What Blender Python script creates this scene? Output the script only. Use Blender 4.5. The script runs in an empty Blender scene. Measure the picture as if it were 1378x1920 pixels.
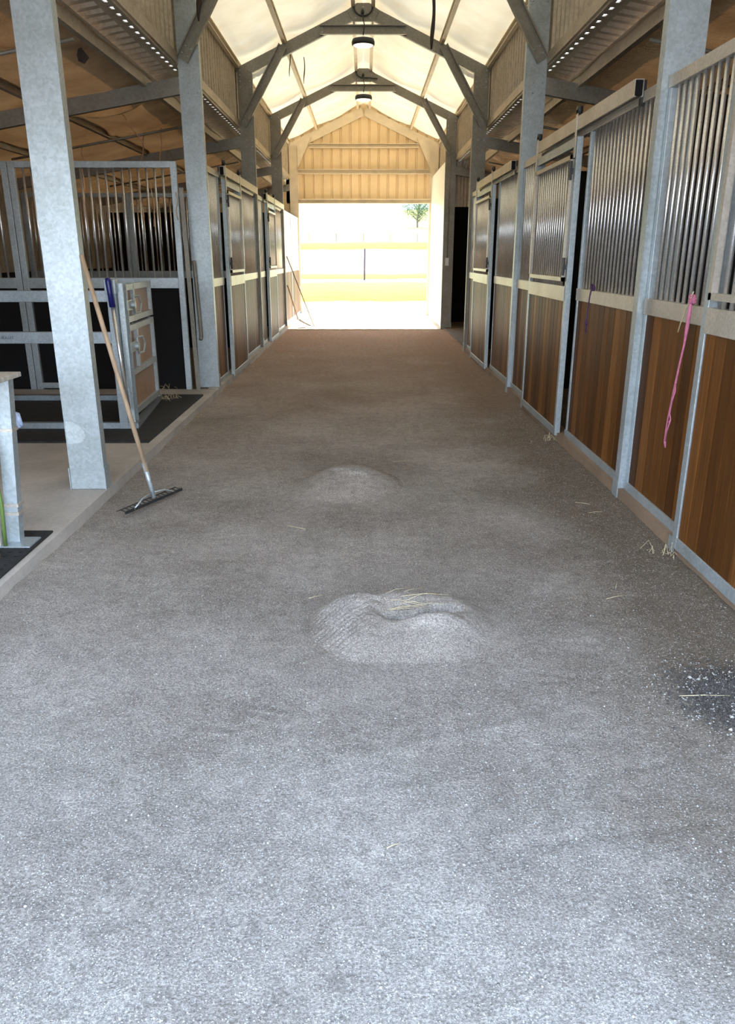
import bpy, bmesh, math, random
import numpy as np
from mathutils import Vector
random.seed(7)
np.random.seed(7)
SC = bpy.context.scene
COL = SC.collection
PI = math.pi

# ------------------------------------------------------------------ camera, sky, sun, exposure
FPX, H_CAM, YAW = 1430.0, 1.65, 0.0035
PITCH = math.atan((960 - 481) / FPX)
cd = bpy.data.cameras.new('camera')
cd.sensor_fit = 'VERTICAL'
cd.sensor_height = 24.0
cd.lens = FPX / 1920.0 * 24.0
cd.clip_start, cd.clip_end = 0.05, 3000
cam = bpy.data.objects.new('camera', cd)
cam.location = (0.02, 0, H_CAM)
cam.rotation_euler = (PI / 2 - PITCH, 0, -YAW)
COL.objects.link(cam)
SC.camera = cam

SC.view_settings.view_transform = 'Standard'
SC.view_settings.look = 'None'
SC.view_settings.exposure = 0.5
SC.view_settings.gamma = 1.0
SC.view_settings.use_curve_mapping = False

SUN_STRENGTH, SUN_ELEV, SUN_AZ = 20.0, 35.0, 1.0     # azimuth from +Y towards +X
SKY_TOP, SKY_HORIZON, SKY_STRENGTH = (0.50, 0.70, 1.0), (0.84, 0.92, 1.0), 5.6

world = bpy.data.worlds.new('sky')
SC.world = world
world.use_nodes = True
wn, wl = world.node_tree.nodes, world.node_tree.links
wn.clear()
wo = wn.new('ShaderNodeOutputWorld')
wb = wn.new('ShaderNodeBackground')
wt = wn.new('ShaderNodeTexCoord')
wx = wn.new('ShaderNodeSeparateXYZ')
wr = wn.new('ShaderNodeValToRGB')
wr.color_ramp.elements[0].position = 0.0
wr.color_ramp.elements[0].color = (*SKY_HORIZON, 1)
wr.color_ramp.elements[1].position = 0.7
wr.color_ramp.elements[1].color = (*SKY_TOP, 1)
wb.inputs['Strength'].default_value = SKY_STRENGTH
wl.new(wt.outputs['Generated'], wx.inputs[0])
wl.new(wx.outputs['Z'], wr.inputs['Fac'])
wl.new(wr.outputs['Color'], wb.inputs['Color'])
wl.new(wb.outputs[0], wo.inputs[0])

sd = bpy.data.lights.new('sun', 'SUN')
sd.energy = SUN_STRENGTH
sd.angle = math.radians(0.6)
sd.color = (1.0, 0.89, 0.72)
sun = bpy.data.objects.new('sun', sd)
el, az = math.radians(SUN_ELEV), math.radians(SUN_AZ)
sdir = Vector((math.sin(az) * math.cos(el), math.cos(az) * math.cos(el), math.sin(el)))
sun.rotation_euler = sdir.to_track_quat('Z', 'Y').to_euler()
sun.location = sdir * 60
COL.objects.link(sun)

# ------------------------------------------------------------------ materials
def new_mat(name):
    m = bpy.data.materials.new(name)
    m.use_nodes = True
    nt = m.node_tree
    return m, nt.nodes, nt.links, nt.nodes['Principled BSDF']

def coords(n, l, scale=(1, 1, 1), kind='Object'):
    tc = n.new('ShaderNodeTexCoord')
    mp = n.new('ShaderNodeMapping')
    mp.inputs['Scale'].default_value = scale
    l.new(tc.outputs[kind], mp.inputs['Vector'])
    return mp.outputs[0]

def world_coords(n, l, scale=(1, 1, 1)):
    g = n.new('ShaderNodeNewGeometry')
    mp = n.new('ShaderNodeMapping')
    mp.inputs['Scale'].default_value = scale
    l.new(g.outputs['Position'], mp.inputs['Vector'])
    return mp.outputs[0]

def noise(n, l, vec, scale, detail=3, rough=0.55):
    t = n.new('ShaderNodeTexNoise')
    t.inputs['Scale'].default_value = scale
    t.inputs['Detail'].default_value = detail
    t.inputs['Roughness'].default_value = rough
    l.new(vec, t.inputs['Vector'])
    return t.outputs['Fac']

def ramp(n, l, fac, stops):
    r = n.new('ShaderNodeValToRGB')
    e = r.color_ramp.elements
    e.remove(e[1])
    e[0].position = stops[0][0]
    e[0].color = (*stops[0][1][:3], 1)
    for p, c in stops[1:]:
        e.new(p).color = (*c[:3], 1)
    l.new(fac, r.inputs['Fac'])
    return r.outputs['Color']

def mix(n, l, fac, a, b, mode='MIX'):
    x = n.new('ShaderNodeMix')
    x.data_type = 'RGBA'
    x.blend_type = mode
    for sock, v in ((x.inputs[0], fac), (x.inputs[6], a), (x.inputs[7], b)):
        if hasattr(v, 'links'):
            l.new(v, sock)
        elif isinstance(v, (int, float)):
            sock.default_value = v
        else:
            sock.default_value = (*v, 1)
    return x.outputs[2]

def bump(n, l, b, height, strength=0.3, dist=0.01):
    x = n.new('ShaderNodeBump')
    x.inputs['Strength'].default_value = strength
    x.inputs['Distance'].default_value = dist
    l.new(height, x.inputs['Height'])
    l.new(x.outputs[0], b.inputs['Normal'])

def simple(name, col, rough=0.6, metal=0.0, var=0.15, scale=8.0, bmp=0.0, stretch=(1, 1, 1)):
    m, n, l, b = new_mat(name)
    v = world_coords(n, l, stretch)
    f = noise(n, l, v, scale, 4)
    lo = tuple(c * (1 - var) for c in col)
    hi = tuple(min(1, c * (1 + var)) for c in col)
    l.new(ramp(n, l, f, [(0.3, lo), (0.7, hi)]), b.inputs['Base Color'])
    b.inputs['Roughness'].default_value = rough
    b.inputs['Metallic'].default_value = metal
    if bmp:
        bump(n, l, b, f, bmp, 0.01)
    return m

def galvanised(name, col=(0.60, 0.63, 0.64), metal=0.55, rough=0.42, spangle=60.0, rust=0.0):
    m, n, l, b = new_mat(name)
    v = world_coords(n, l)
    vo = n.new('ShaderNodeTexVoronoi')
    vo.inputs['Scale'].default_value = spangle
    l.new(v, vo.inputs['Vector'])
    sp = n.new('ShaderNodeSeparateColor')
    l.new(vo.outputs['Color'], sp.inputs[0])
    c1 = ramp(n, l, sp.outputs[0], [(0.0, tuple(c * 0.88 for c in col)), (1.0, tuple(min(1, c * 1.10) for c in col))])
    f2 = noise(n, l, v, 3.0, 5, 0.65)
    c2 = ramp(n, l, f2, [(0.35, (0.80, 0.79, 0.76)), (0.65, (1.0, 1.0, 1.0))])
    c = mix(n, l, 1.0, c1, c2, 'MULTIPLY')
    if rust:
        f3 = noise(n, l, v, 9.0, 6, 0.7)
        r = ramp(n, l, f3, [(0.50, (0, 0, 0)), (0.72, (rust, rust, rust))])
        c = mix(n, l, r, c, (0.22, 0.13, 0.07))
    l.new(c, b.inputs['Base Color'])
    b.inputs['Metallic'].default_value = metal
    b.inputs['Roughness'].default_value = rough
    bump(n, l, b, f2, 0.06, 0.01)
    return m

M = {}
M['galv'] = galvanised('galvanised steel', (0.475, 0.54, 0.58), 0.45)
M['galv_frame'] = galvanised('weathered frame steel', (0.30, 0.285, 0.25), 0.35, 0.5, 45, rust=0.25)
M['scuff'] = galvanised('polished zinc', (0.62, 0.70, 0.74), 0.4)
M['galv_shaded'] = galvanised('shaded crush steel', (0.33, 0.38, 0.42), 0.5)  # darker galvanised copy, the wash bay shadow put into its colour
M['rail'] = galvanised('warm grey galvanised rail', (0.60, 0.55, 0.49), 0.45, 0.4, 80)  # warmer, browner tint than the plain galvanised steel
M['bar'] = galvanised('bright grille bar', (0.88, 0.88, 0.88), 0.85, 0.30, 120)
M['dark_steel'] = simple('dark steel', (0.05, 0.052, 0.055), 0.45, 0.5)
M['black'] = simple('black lining and shade', (0.004, 0.004, 0.005), 1.0)  # black rubber lining; also stands for unlit depth
M['zinc_sheet'] = galvanised('corrugated zinc sheet', (0.50, 0.43, 0.34), 0.45, 0.42, 40, rust=0.3)
M['cream_lit_sheet'] = simple('cream lit sheet', (0.82, 0.64, 0.39), 0.5, 0.0, 0.07, 2.5)  # cream stands in for the warm light on the sheet
M['cream_lit_steel'] = simple('cream lit steel', (0.76, 0.66, 0.49), 0.45, 0.1, 0.10, 4)  # warm light put into the colour of end frame and purlins
M['white_panel'] = simple('white lining panel', (0.80, 0.79, 0.74), 0.45, 0.0, 0.04, 2)
M['rubber'] = simple('black rubber', (0.016, 0.016, 0.018), 0.8, 0, 0.4, 14, 0.3)
M['handle_wood'] = simple('worn wooden handle', (0.42, 0.30, 0.20), 0.6, 0, 0.25, 30, 0.0, (1, 1, 0.15))
M['grey_timber'] = simple('grey weathered timber', (0.46, 0.43, 0.38), 0.7, 0, 0.3, 30, 0.2, (1, 1, 0.08))
M['plywood'] = simple('brown ply panel', (0.34, 0.19, 0.10), 0.42, 0, 0.12, 5)
M['blue_grip'] = simple('dark blue grip', (0.012, 0.015, 0.16), 0.3)
M['pink_twine'] = simple('pink twine', (0.50, 0.15, 0.25), 0.7, 0, 0.2, 40)
M['purple_twine'] = simple('purple twine', (0.07, 0.03, 0.10), 0.7, 0, 0.2, 40)
M['straw'] = simple('straw', (0.52, 0.44, 0.29), 0.7, 0, 0.25, 60)
M['orange_twine'] = simple('faded orange twine', (0.62, 0.36, 0.20), 0.7, 0, 0.2, 40)
M['white_plastic'] = simple('white plastic', (0.78, 0.80, 0.82), 0.4, 0, 0.05)
M['green_hose'] = simple('green hose', (0.12, 0.20, 0.05), 0.45, 0, 0.2)
M['blue_cloth'] = simple('blue white cloth', (0.45, 0.55, 0.85), 0.8, 0, 0.4, 25)
M['torn'] = simple('torn dark foil', (0.035, 0.022, 0.015), 0.6)
M['leaf'] = simple('tree leaf', (0.10, 0.17, 0.075), 0.9, 0, 0.4, 2)
M['bark'] = simple('tree bark', (0.12, 0.10, 0.08), 0.8, 0, 0.3, 8)
M['picket'] = simple('rusty picket', (0.035, 0.015, 0.025), 0.7)
M['bedding'] = simple('stall bedding', (0.14, 0.11, 0.08), 0.9, 0, 0.3, 10, 0.3)
M['grout'] = simple('dark stain', (0.05, 0.04, 0.03), 0.8)

def mat_emit(name, col, s):
    m, n, l, b = new_mat(name)
    b.inputs['Base Color'].default_value = (*col, 1)
    b.inputs['Emission Color'].default_value = (*col, 1)
    b.inputs['Emission Strength'].default_value = s
    return m
M['lens'] = mat_emit('lamp lens', (1.0, 0.93, 0.80), 2.2)

def mat_boards():
    m, n, l, b = new_mat('stained hardwood boards')
    g = n.new('ShaderNodeNewGeometry')
    s = n.new('ShaderNodeSeparateXYZ')
    l.new(g.outputs['Position'], s.inputs[0])
    dv = n.new('ShaderNodeMath'); dv.operation = 'DIVIDE'; dv.inputs[1].default_value = 0.132
    l.new(s.outputs['Y'], dv.inputs[0])
    fl = n.new('ShaderNodeMath'); fl.operation = 'FLOOR'
    l.new(dv.outputs[0], fl.inputs[0])
    wn_ = n.new('ShaderNodeTexWhiteNoise'); wn_.noise_dimensions = '1D'
    l.new(fl.outputs[0], wn_.inputs['W'])
    base = ramp(n, l, wn_.outputs['Value'], [(0.0, (0.065, 0.024, 0.006)), (0.5, (0.140, 0.055, 0.014)), (1.0, (0.250, 0.105, 0.027))])
    v = world_coords(n, l, (14, 14, 0.6))
    f = noise(n, l, v, 4.0, 6, 0.65)
    gr = ramp(n, l, f, [(0.30, (0.55, 0.52, 0.50)), (0.55, (1, 1, 1)), (0.75, (1.25, 1.15, 1.05))])
    c = mix(n, l, 1.0, base, gr, 'MULTIPLY')
    l.new(c, b.inputs['Base Color'])
    b.inputs['Roughness'].default_value = 0.48
    b.inputs['Specular IOR Level'].default_value = 0.12
    bump(n, l, b, f, 0.08, 0.005)
    return m
M['boards'] = mat_boards()

def mat_dirt(name='decomposed granite dirt', gain=1.0):
    m, n, l, b = new_mat(name)
    v = world_coords(n, l)
    big = noise(n, l, v, 0.9, 4, 0.6)
    c = ramp(n, l, big, [(0.32, (0.275, 0.238, 0.208)), (0.68, (0.480, 0.435, 0.398))])
    # trodden dust is paler down the middle, soil stays browner by the stall line
    sx = n.new('ShaderNodeSeparateXYZ'); l.new(v, sx.inputs[0])
    n2 = noise(n, l, v, 1.6, 3)
    ad = n.new('ShaderNodeMath'); ad.operation = 'MULTIPLY_ADD'; ad.inputs[1].default_value = 1.5
    l.new(n2, ad.inputs[0]); l.new(sx.outputs['X'], ad.inputs[2])
    edge = ramp(n, l, ad.outputs[0], [(0.0, (0, 0, 0)), (1.0, (0.0, 0.0, 0.0))])
    mr = n.new('ShaderNodeMapRange'); mr.inputs[1].default_value = 1.55; mr.inputs[2].default_value = 2.3
    l.new(ad.outputs[0], mr.inputs[0])
    c = mix(n, l, mr.outputs[0], c, (0.215, 0.175, 0.135))
    # a damp dark patch by the stall line near the entry
    vd = n.new('ShaderNodeVectorMath'); vd.operation = 'DISTANCE'; vd.inputs[1].default_value = (1.52, 2.62, 0.0)
    l.new(v, vd.inputs[0])
    n3 = noise(n, l, v, 9, 4, 0.65)
    dn = n.new('ShaderNodeMath'); dn.operation = 'MULTIPLY_ADD'; dn.inputs[1].default_value = 0.35
    l.new(n3, dn.inputs[0]); l.new(vd.outputs['Value'], dn.inputs[2])
    md_ = n.new('ShaderNodeMapRange'); md_.inputs[1].default_value = 0.50; md_.inputs[2].default_value = 0.24
    l.new(dn.outputs[0], md_.inputs[0])
    c = mix(n, l, md_.outputs[0], c, (0.085, 0.072, 0.06))
    # brown soil, brightened and reddened towards the doorway for the warm light there
    my = n.new('ShaderNodeMapRange'); my.inputs[1].default_value = 7.5; my.inputs[2].default_value = 18.5
    yn = n.new('ShaderNodeMath'); yn.operation = 'MULTIPLY_ADD'; yn.inputs[1].default_value = 3.0
    l.new(n2, yn.inputs[0]); l.new(sx.outputs['Y'], yn.inputs[2])
    l.new(yn.outputs[0], my.inputs[0])
    c = mix(n, l, my.outputs[0], c, (0.46, 0.285, 0.175))
    mid = noise(n, l, v, 14, 5, 0.7)
    c = mix(n, l, 0.55, c, ramp(n, l, mid, [(0.3, (0.62, 0.62, 0.62)), (0.7, (1.3, 1.3, 1.3))]), 'MULTIPLY')
    fine = noise(n, l, v, 130, 4, 0.75)
    c = mix(n, l, 0.75, c, ramp(n, l, fine, [(0.34, (0.36, 0.36, 0.36)), (0.50, (0.95, 0.95, 0.95)), (0.66, (1.8, 1.8, 1.82))]), 'MULTIPLY')
    vo = n.new('ShaderNodeTexVoronoi'); vo.inputs['Scale'].default_value = 150
    l.new(v, vo.inputs['Vector'])
    sc_ = n.new('ShaderNodeSeparateColor'); l.new(vo.outputs['Color'], sc_.inputs[0])
    sp = ramp(n, l, sc_.outputs[0], [(0.90, (0, 0, 0)), (0.94, (1, 1, 1))])
    sd_ = ramp(n, l, vo.outputs['Distance'], [(0.25, (1, 1, 1)), (0.45, (0, 0, 0))])
    spot = mix(n, l, 1.0, sp, sd_, 'MULTIPLY')
    c = mix(n, l, spot, c, (0.74, 0.72, 0.70))
    if gain != 1.0:
        c = mix(n, l, 1.0, c, (gain, gain, gain), 'MULTIPLY')
    l.new(c, b.inputs['Base Color'])
    b.inputs['Roughness'].default_value = 0.9
    b.inputs['Specular IOR Level'].default_value = 0.25
    hm = n.new('ShaderNodeMath'); hm.operation = 'MULTIPLY_ADD'; hm.inputs[1].default_value = 0.7
    l.new(fine, hm.inputs[0]); l.new(mid, hm.inputs[2])
    bump(n, l, b, hm.outputs[0], 0.9, 0.02)
    return m
M['dirt'] = mat_dirt()
M['grit'] = mat_dirt('dry raked grit', 1.02)

def mat_concrete(name, col):
    m, n, l, b = new_mat(name)
    v = world_coords(n, l)
    f1 = noise(n, l, v, 1.7, 5, 0.6)
    f2 = noise(n, l, v, 40, 4, 0.7)
    c = ramp(n, l, f1, [(0.3, tuple(x * 0.72 for x in col)), (0.7, tuple(x * 1.15 for x in col))])
    c = mix(n, l, 0.4, c, ramp(n, l, f2, [(0.3, (0.7, 0.7, 0.7)), (0.7, (1.2, 1.2, 1.2))]), 'MULTIPLY')
    l.new(c, b.inputs['Base Color'])
    b.inputs['Roughness'].default_value = 0.75
    bump(n, l, b, f2, 0.15, 0.004)
    return m
M['concrete'] = mat_concrete('worn concrete', (0.50, 0.465, 0.43))
M['dusty'] = mat_concrete('dirt stained concrete', (0.30, 0.21, 0.145))
M['apron'] = mat_concrete('pale apron gravel', (0.66, 0.56, 0.42))

def mat_foil_upper():
    m, n, l, b = new_mat('foil blanket made translucent')
    v = world_coords(n, l)
    f = noise(n, l, v, 1.6, 5, 0.6)
    c = ramp(n, l, f, [(0.3, (0.80, 0.66, 0.42)), (0.65, (0.90, 0.80, 0.58))])
    l.new(c, b.inputs['Base Color'])
    b.inputs['Roughness'].default_value = 0.45
    f2 = noise(n, l, v, 7, 4)
    bump(n, l, b, f2, 0.15, 0.03)
    tr = n.new('ShaderNodeBsdfTranslucent')
    l.new(c, tr.inputs['Color'])
    mx = n.new('ShaderNodeMixShader')
    mx.inputs[0].default_value = 0.075  # opaque foil made to pass sun so the ceiling glows
    l.new(b.outputs[0], mx.inputs[1]); l.new(tr.outputs[0], mx.inputs[2])
    l.new(mx.outputs[0], n['Material Output'].inputs['Surface'])
    return m
M['foil_upper'] = mat_foil_upper()

def mat_foil_lower():
    m, n, l, b = new_mat('aged foil blanket')
    v = world_coords(n, l)
    f = noise(n, l, v, 1.3, 5, 0.6)
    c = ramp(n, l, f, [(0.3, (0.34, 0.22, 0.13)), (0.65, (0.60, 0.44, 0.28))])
    l.new(c, b.inputs['Base Color'])
    b.inputs['Roughness'].default_value = 0.42
    b.inputs['Metallic'].default_value = 0.35
    f2 = noise(n, l, v, 60, 3, 0.6)
    f3 = noise(n, l, v, 3.0, 4, 0.6)
    hm = n.new('ShaderNodeMath'); hm.operation = 'MULTIPLY_ADD'; hm.inputs[1].default_value = 0.12
    l.new(f2, hm.inputs[0]); l.new(f3, hm.inputs[2])
    bump(n, l, b, hm.outputs[0], 0.9, 0.09)
    tr = n.new('ShaderNodeBsdfTranslucent')
    l.new(mix(n, l, 1.0, c, (1.0, 0.72, 0.42), 'MULTIPLY'), tr.inputs['Color'])
    mx = n.new('ShaderNodeMixShader')
    mx.inputs[0].default_value = 0.025  # opaque foil passes a little warm-tinted sun to lift the side roof
    l.new(b.outputs[0], mx.inputs[1]); l.new(tr.outputs[0], mx.inputs[2])
    l.new(mx.outputs[0], n['Material Output'].inputs['Surface'])
    return m
M['foil_lower'] = mat_foil_lower()

def mat_field():
    m, n, l, b = new_mat('paddock bands')
    v = world_coords(n, l)
    s = n.new('ShaderNodeSeparateXYZ'); l.new(v, s.inputs[0])
    wob = noise(n, l, v, 0.16, 5, 0.7)
    ad = n.new('ShaderNodeMath'); ad.operation = 'MULTIPLY_ADD'; ad.inputs[1].default_value = 9.0
    l.new(wob, ad.inputs[0]); l.new(s.outputs['Y'], ad.inputs[2])
    slant = n.new('ShaderNodeMath'); slant.operation = 'MULTIPLY_ADD'; slant.inputs[1].default_value = -0.10
    l.new(s.outputs['X'], slant.inputs[0]); l.new(ad.outputs[0], slant.inputs[2])
    mr = n.new('ShaderNodeMapRange'); mr.inputs[1].default_value = 4.5; mr.inputs[2].default_value = 204.5
    l.new(slant.outputs[0], mr.inputs[0])
    sand, grass, dry = (0.50, 0.46, 0.34), (0.21, 0.21, 0.040), (0.32, 0.30, 0.115)
    k = 1 / 200
    st = [(0, sand), (30.5 * k, sand), (31 * k, grass), (54 * k, (0.28, 0.27, 0.065)), (55 * k, sand), (62 * k, sand), (63 * k, grass), (80 * k, (0.26, 0.26, 0.06)),
          (83 * k, sand), (116 * k, sand), (118 * k, grass), (134 * k, (0.26, 0.26, 0.055)), (138 * k, dry), (170 * k, (0.31, 0.30, 0.095)), (190 * k, dry)]
    c = ramp(n, l, mr.outputs[0], st)
    f = noise(n, l, v, 0.5, 4)
    c = mix(n, l, 0.5, c, ramp(n, l, f, [(0.3, (0.75, 0.75, 0.75)), (0.7, (1.15, 1.15, 1.15))]), 'MULTIPLY')
    l.new(c, b.inputs['Base Color'])
    b.inputs['Roughness'].default_value = 0.95
    b.inputs['Specular IOR Level'].default_value = 0.0
    return m
M['field'] = mat_field()
M['hill'] = simple('distant hill', (0.19, 0.23, 0.20), 0.9, 0, 0.2, 0.01)
M['hill'].node_tree.nodes['Principled BSDF'].inputs['Specular IOR Level'].default_value = 0.0

# ------------------------------------------------------------------ mesh builder
class MB:
    def __init__(self):
        self.v, self.f = [], []
    def add(self, vs, fs):
        o = len(self.v)
        self.v += [tuple(p) for p in vs]
        self.f += [tuple(i + o for i in q) for q in fs]
        return self
    def box(self, x0, x1, y0, y1, z0, z1):
        x0, x1 = sorted((x0, x1)); y0, y1 = sorted((y0, y1)); z0, z1 = sorted((z0, z1))
        vs = [(x, y, z) for z in (z0, z1) for y in (y0, y1) for x in (x0, x1)]
        return self.add(vs, [(0, 2, 3, 1), (4, 5, 7, 6), (0, 1, 5, 4), (2, 6, 7, 3), (0, 4, 6, 2), (1, 3, 7, 5)])
    def extrude(self, prof, p0, p1, ax, ay):
        p0, p1, ax, ay = Vector(p0), Vector(p1), Vector(ax).normalized(), Vector(ay).normalized()
        n = len(prof)
        vs = [p0 + ax * a + ay * b for a, b in prof] + [p1 + ax * a + ay * b for a, b in prof]
        fs = [(i, (i + 1) % n, n + (i + 1) % n, n + i) for i in range(n)]
        fs += [tuple(range(n))[::-1], tuple(range(n, 2 * n))]
        return self.add(vs, fs)
    def csec(self, p0, p1, ax, ay, D, F, L=0.02, t=0.006):
        """a lipped C section: web of depth D along ax (centred), flanges of length F along ay"""
        h = D / 2
        prof = [(-h + L, F), (-h, F), (-h, 0), (h, 0), (h, F), (h - L, F), (h - L, F - t), (h - t, F - t), (h - t, t), (-h + t, t), (-h + t, F - t), (-h + L, F - t)]
        return self.extrude(prof, p0, p1, ax, ay)
    def bar(self, p0, p1, w, d, up=(0, 0, 1)):
        p0, p1 = Vector(p0), Vector(p1)
        z = (p1 - p0).normalized()
        u = Vector(up)
        if abs(z.dot(u)) > 0.95:
            u = Vector((0, 1, 0))
        x = z.cross(u).normalized()
        y = x.cross(z).normalized()
        return self.extrude([(-w / 2, -d / 2), (w / 2, -d / 2), (w / 2, d / 2), (-w / 2, d / 2)], p0, p1, x, y)
    def tube(self, path, r, n=8, caps=True):
        pts = [Vector(p) for p in path]
        rs = r if isinstance(r, (list, tuple)) else [r] * len(pts)
        o = len(self.v)
        ref = None
        for i, p in enumerate(pts):
            t = (pts[min(i + 1, len(pts) - 1)] - pts[max(i - 1, 0)]).normalized()
            if ref is None or abs(ref.dot(t)) > 0.95:
                ref = Vector((0, 0, 1)) if abs(t.z) < 0.9 else Vector((1, 0, 0))
            x = (ref - t * ref.dot(t)).normalized()
            y = t.cross(x)
            ref = x
            for k in range(n):
                a = 2 * PI * k / n
                self.v.append(tuple(p + x * (rs[i] * math.cos(a)) + y * (rs[i] * math.sin(a))))
        for i in range(len(pts) - 1):
            for k in range(n):
                a, b = o + i * n + k, o + i * n + (k + 1) % n
                self.f.append((a, b, b + n, a + n))
        if caps:
            self.f.append(tuple(o + k for k in range(n))[::-1])
            self.f.append(tuple(o + (len(pts) - 1) * n + k for k in range(n)))
        return self
    def lathe(self, prof, c, n=28):
        o = len(self.v)
        for r, z in prof:
            for k in range(n):
                a = 2 * PI * k / n
                self.v.append((c[0] + r * math.cos(a), c[1] + r * math.sin(a), c[2] + z))
        for i in range(len(prof) - 1):
            for k in range(n):
                a, b = o + i * n + k, o + i * n + (k + 1) % n
                self.f.append((a, b, b + n, a + n))
        self.f.append(tuple(o + k for k in range(n))[::-1])
        self.f.append(tuple(o + (len(prof) - 1) * n + k for k in range(n)))
        return self
    def build(self, name, mat, parent=None, smooth=False, bevel=0.0, recalc=True):
        off = Vector((0, 0, 0))
        q = parent
        while q is not None:
            off += q.location
            q = q.parent
        me = bpy.data.meshes.new(name)
        me.from_pydata([tuple(Vector(p) - off) for p in self.v], [], self.f)
        if recalc:
            bm = bmesh.new(); bm.from_mesh(me)
            bmesh.ops.recalc_face_normals(bm, faces=bm.faces)
            bm.to_mesh(me); bm.free()
        me.materials.append(mat)
        if smooth:
            for p in me.polygons:
                p.use_smooth = True
        o = bpy.data.objects.new(name, me)
        COL.objects.link(o)
        if parent is not None:
            o.parent = parent
        if bevel:
            md = o.modifiers.new('edge', 'BEVEL'); md.width = bevel; md.segments = 2; md.limit_method = 'ANGLE'
        return o

def thing(name, label, cat, loc, group=None):
    o = bpy.data.objects.new(name, None)
    o.empty_display_size = 0.1
    COL.objects.link(o)
    o.location = loc
    return tag(o, label, cat, group)

def tag(o, label, cat, group=None, kind=None):
    o['label'] = label; o['category'] = cat
    if group: o['group'] = group
    if kind: o['kind'] = kind
    return o

def struct(o, label=None, cat=None):
    o['kind'] = 'structure'
    if label: o['label'] = label
    if cat: o['category'] = cat
    return o

def array_mesh(name, V, F, mat, smooth=True):
    me = bpy.data.meshes.new(name)
    me.from_pydata(V.tolist(), [], F.tolist())
    me.materials.append(mat)
    if smooth:
        me.polygons.foreach_set('use_smooth', [True] * len(me.polygons))
    o = bpy.data.objects.new(name, me)
    COL.objects.link(o)
    return o

def grid_mesh(name, xs, ys, zf, mat, flip=False):
    X, Y = np.meshgrid(xs, ys)
    Z = zf(X, Y)
    V = np.stack([X.ravel(), Y.ravel(), Z.ravel()], 1)
    nx, ny = len(xs), len(ys)
    i, j = np.meshgrid(np.arange(nx - 1), np.arange(ny - 1))
    a = (j * nx + i).ravel()
    F = np.stack([a, a + 1, a + nx + 1, a + nx], 1)
    if flip:
        F = F[:, ::-1]
    return array_mesh(name, V, F, mat)

_lat = np.random.rand(256, 256)
def vnoise(x, y):
    xi, yi = np.floor(x).astype(int), np.floor(y).astype(int)
    fx, fy = x - xi, y - yi
    fx, fy = fx * fx * (3 - 2 * fx), fy * fy * (3 - 2 * fy)
    g = lambda a, b: _lat[a % 256, b % 256]
    return (g(xi, yi) * (1 - fx) + g(xi + 1, yi) * fx) * (1 - fy) + (g(xi, yi + 1) * (1 - fx) + g(xi + 1, yi + 1) * fx) * fy

def fbm(x, y, o=4):
    s, a, t = 0, 1.0, 0
    for k in range(o):
        s = s + a * vnoise(x * 2 ** k + 17 * k, y * 2 ** k + 31 * k); t += a; a *= 0.5
    return s / t - 0.5

# ------------------------------------------------------------------ key dimensions
YF = {'A': 5.2, 'B': 9.65, 'C': 14.1, 'D': 18.55, 'E': 22.95}
Y_NEAR = 0.75
KERB = 0.08
CI, CO = 1.82, 2.06          # inner and outer edge of the columns
SLOPE, RIDGE = 0.45, 5.50    # upper rafters: top line z = RIDGE - SLOPE*|x|
LSLOPE, LTOP = 0.17, 3.56    # lower rafters: top line z = LTOP - LSLOPE*(|x|-2.06)
XOUT = 5.95
SIDE = {-1: 'rake side', 1: 'rope side'}
WHERE = {'A': 'level with the leaning rake', 'B': 'of the lampless arched frame', 'C': 'of the frame with the larger lamp',
         'D': 'of the frame with the smaller lamp', 'E': 'of the gable doorway frame'}

# ------------------------------------------------------------------ floor and ground
def hfloor(X, Y):
    z = 0.030 * fbm(X * 1.1, Y * 0.9, 4) + 0.012 * fbm(X * 6, Y * 5, 3)
    z = z + 0.010 * fbm(X * 22 + 3, Y * 16, 2) * np.clip((Y - 5) / 8 + 0.25, 0.25, 1.4)
    w = np.exp(-((Y - 2.25 - 0.35 * X) / 0.03) ** 2) * np.exp(-((X - 0.45) / 0.55) ** 2)
    w2 = np.exp(-((Y - 1.75 - 0.16 * X) / 0.02) ** 2) * np.exp(-((X - 0.8) / 0.4) ** 2)
    w3 = np.exp(-((Y - 2.05 - 0.22 * X) / 0.016) ** 2) * np.exp(-((X - 0.1) / 0.3) ** 2)
    w4 = np.exp(-((Y - 1.9 - 0.30 * X) / 0.016) ** 2) * np.exp(-((X - 1.0) / 0.35) ** 2)
    z = z + 0.006 * w - 0.005 * w2 + 0.005 * w3 - 0.005 * w4
    for cx, cy, sx, sy, f in ((-0.36, 2.52, 0.07, 0.06, 120), (0.85, 2.75, 0.08, 0.06, 130), (-0.5, 2.4, 0.05, 0.05, 110)):
        z = z + 0.006 * np.sin((Y + 0.3 * X) * f) * np.exp(-((X - cx) / sx) ** 2 - ((Y - cy) / sy) ** 2)
    edge = np.clip((np.abs(X) - 1.55) / 0.3, 0, 1)
    z = z + edge ** 2 * 0.030 * (0.6 + fbm(X * 4, Y * 3, 3))
    return z - 0.004

xs = np.linspace(-1.9, 1.95, 170)
ys = np.concatenate([np.arange(0.4, 7.0, 0.016), np.arange(7.0, 18.61, 0.05)])
fl = struct(grid_mesh('floor', xs, ys, hfloor, M['dirt']), 'grey granite dirt aisle floor between the stall rows', 'floor')

def box_struct(name, b, mat, label=None, cat=None):
    return struct(MB().box(*b).build(name, mat), label, cat)

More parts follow.
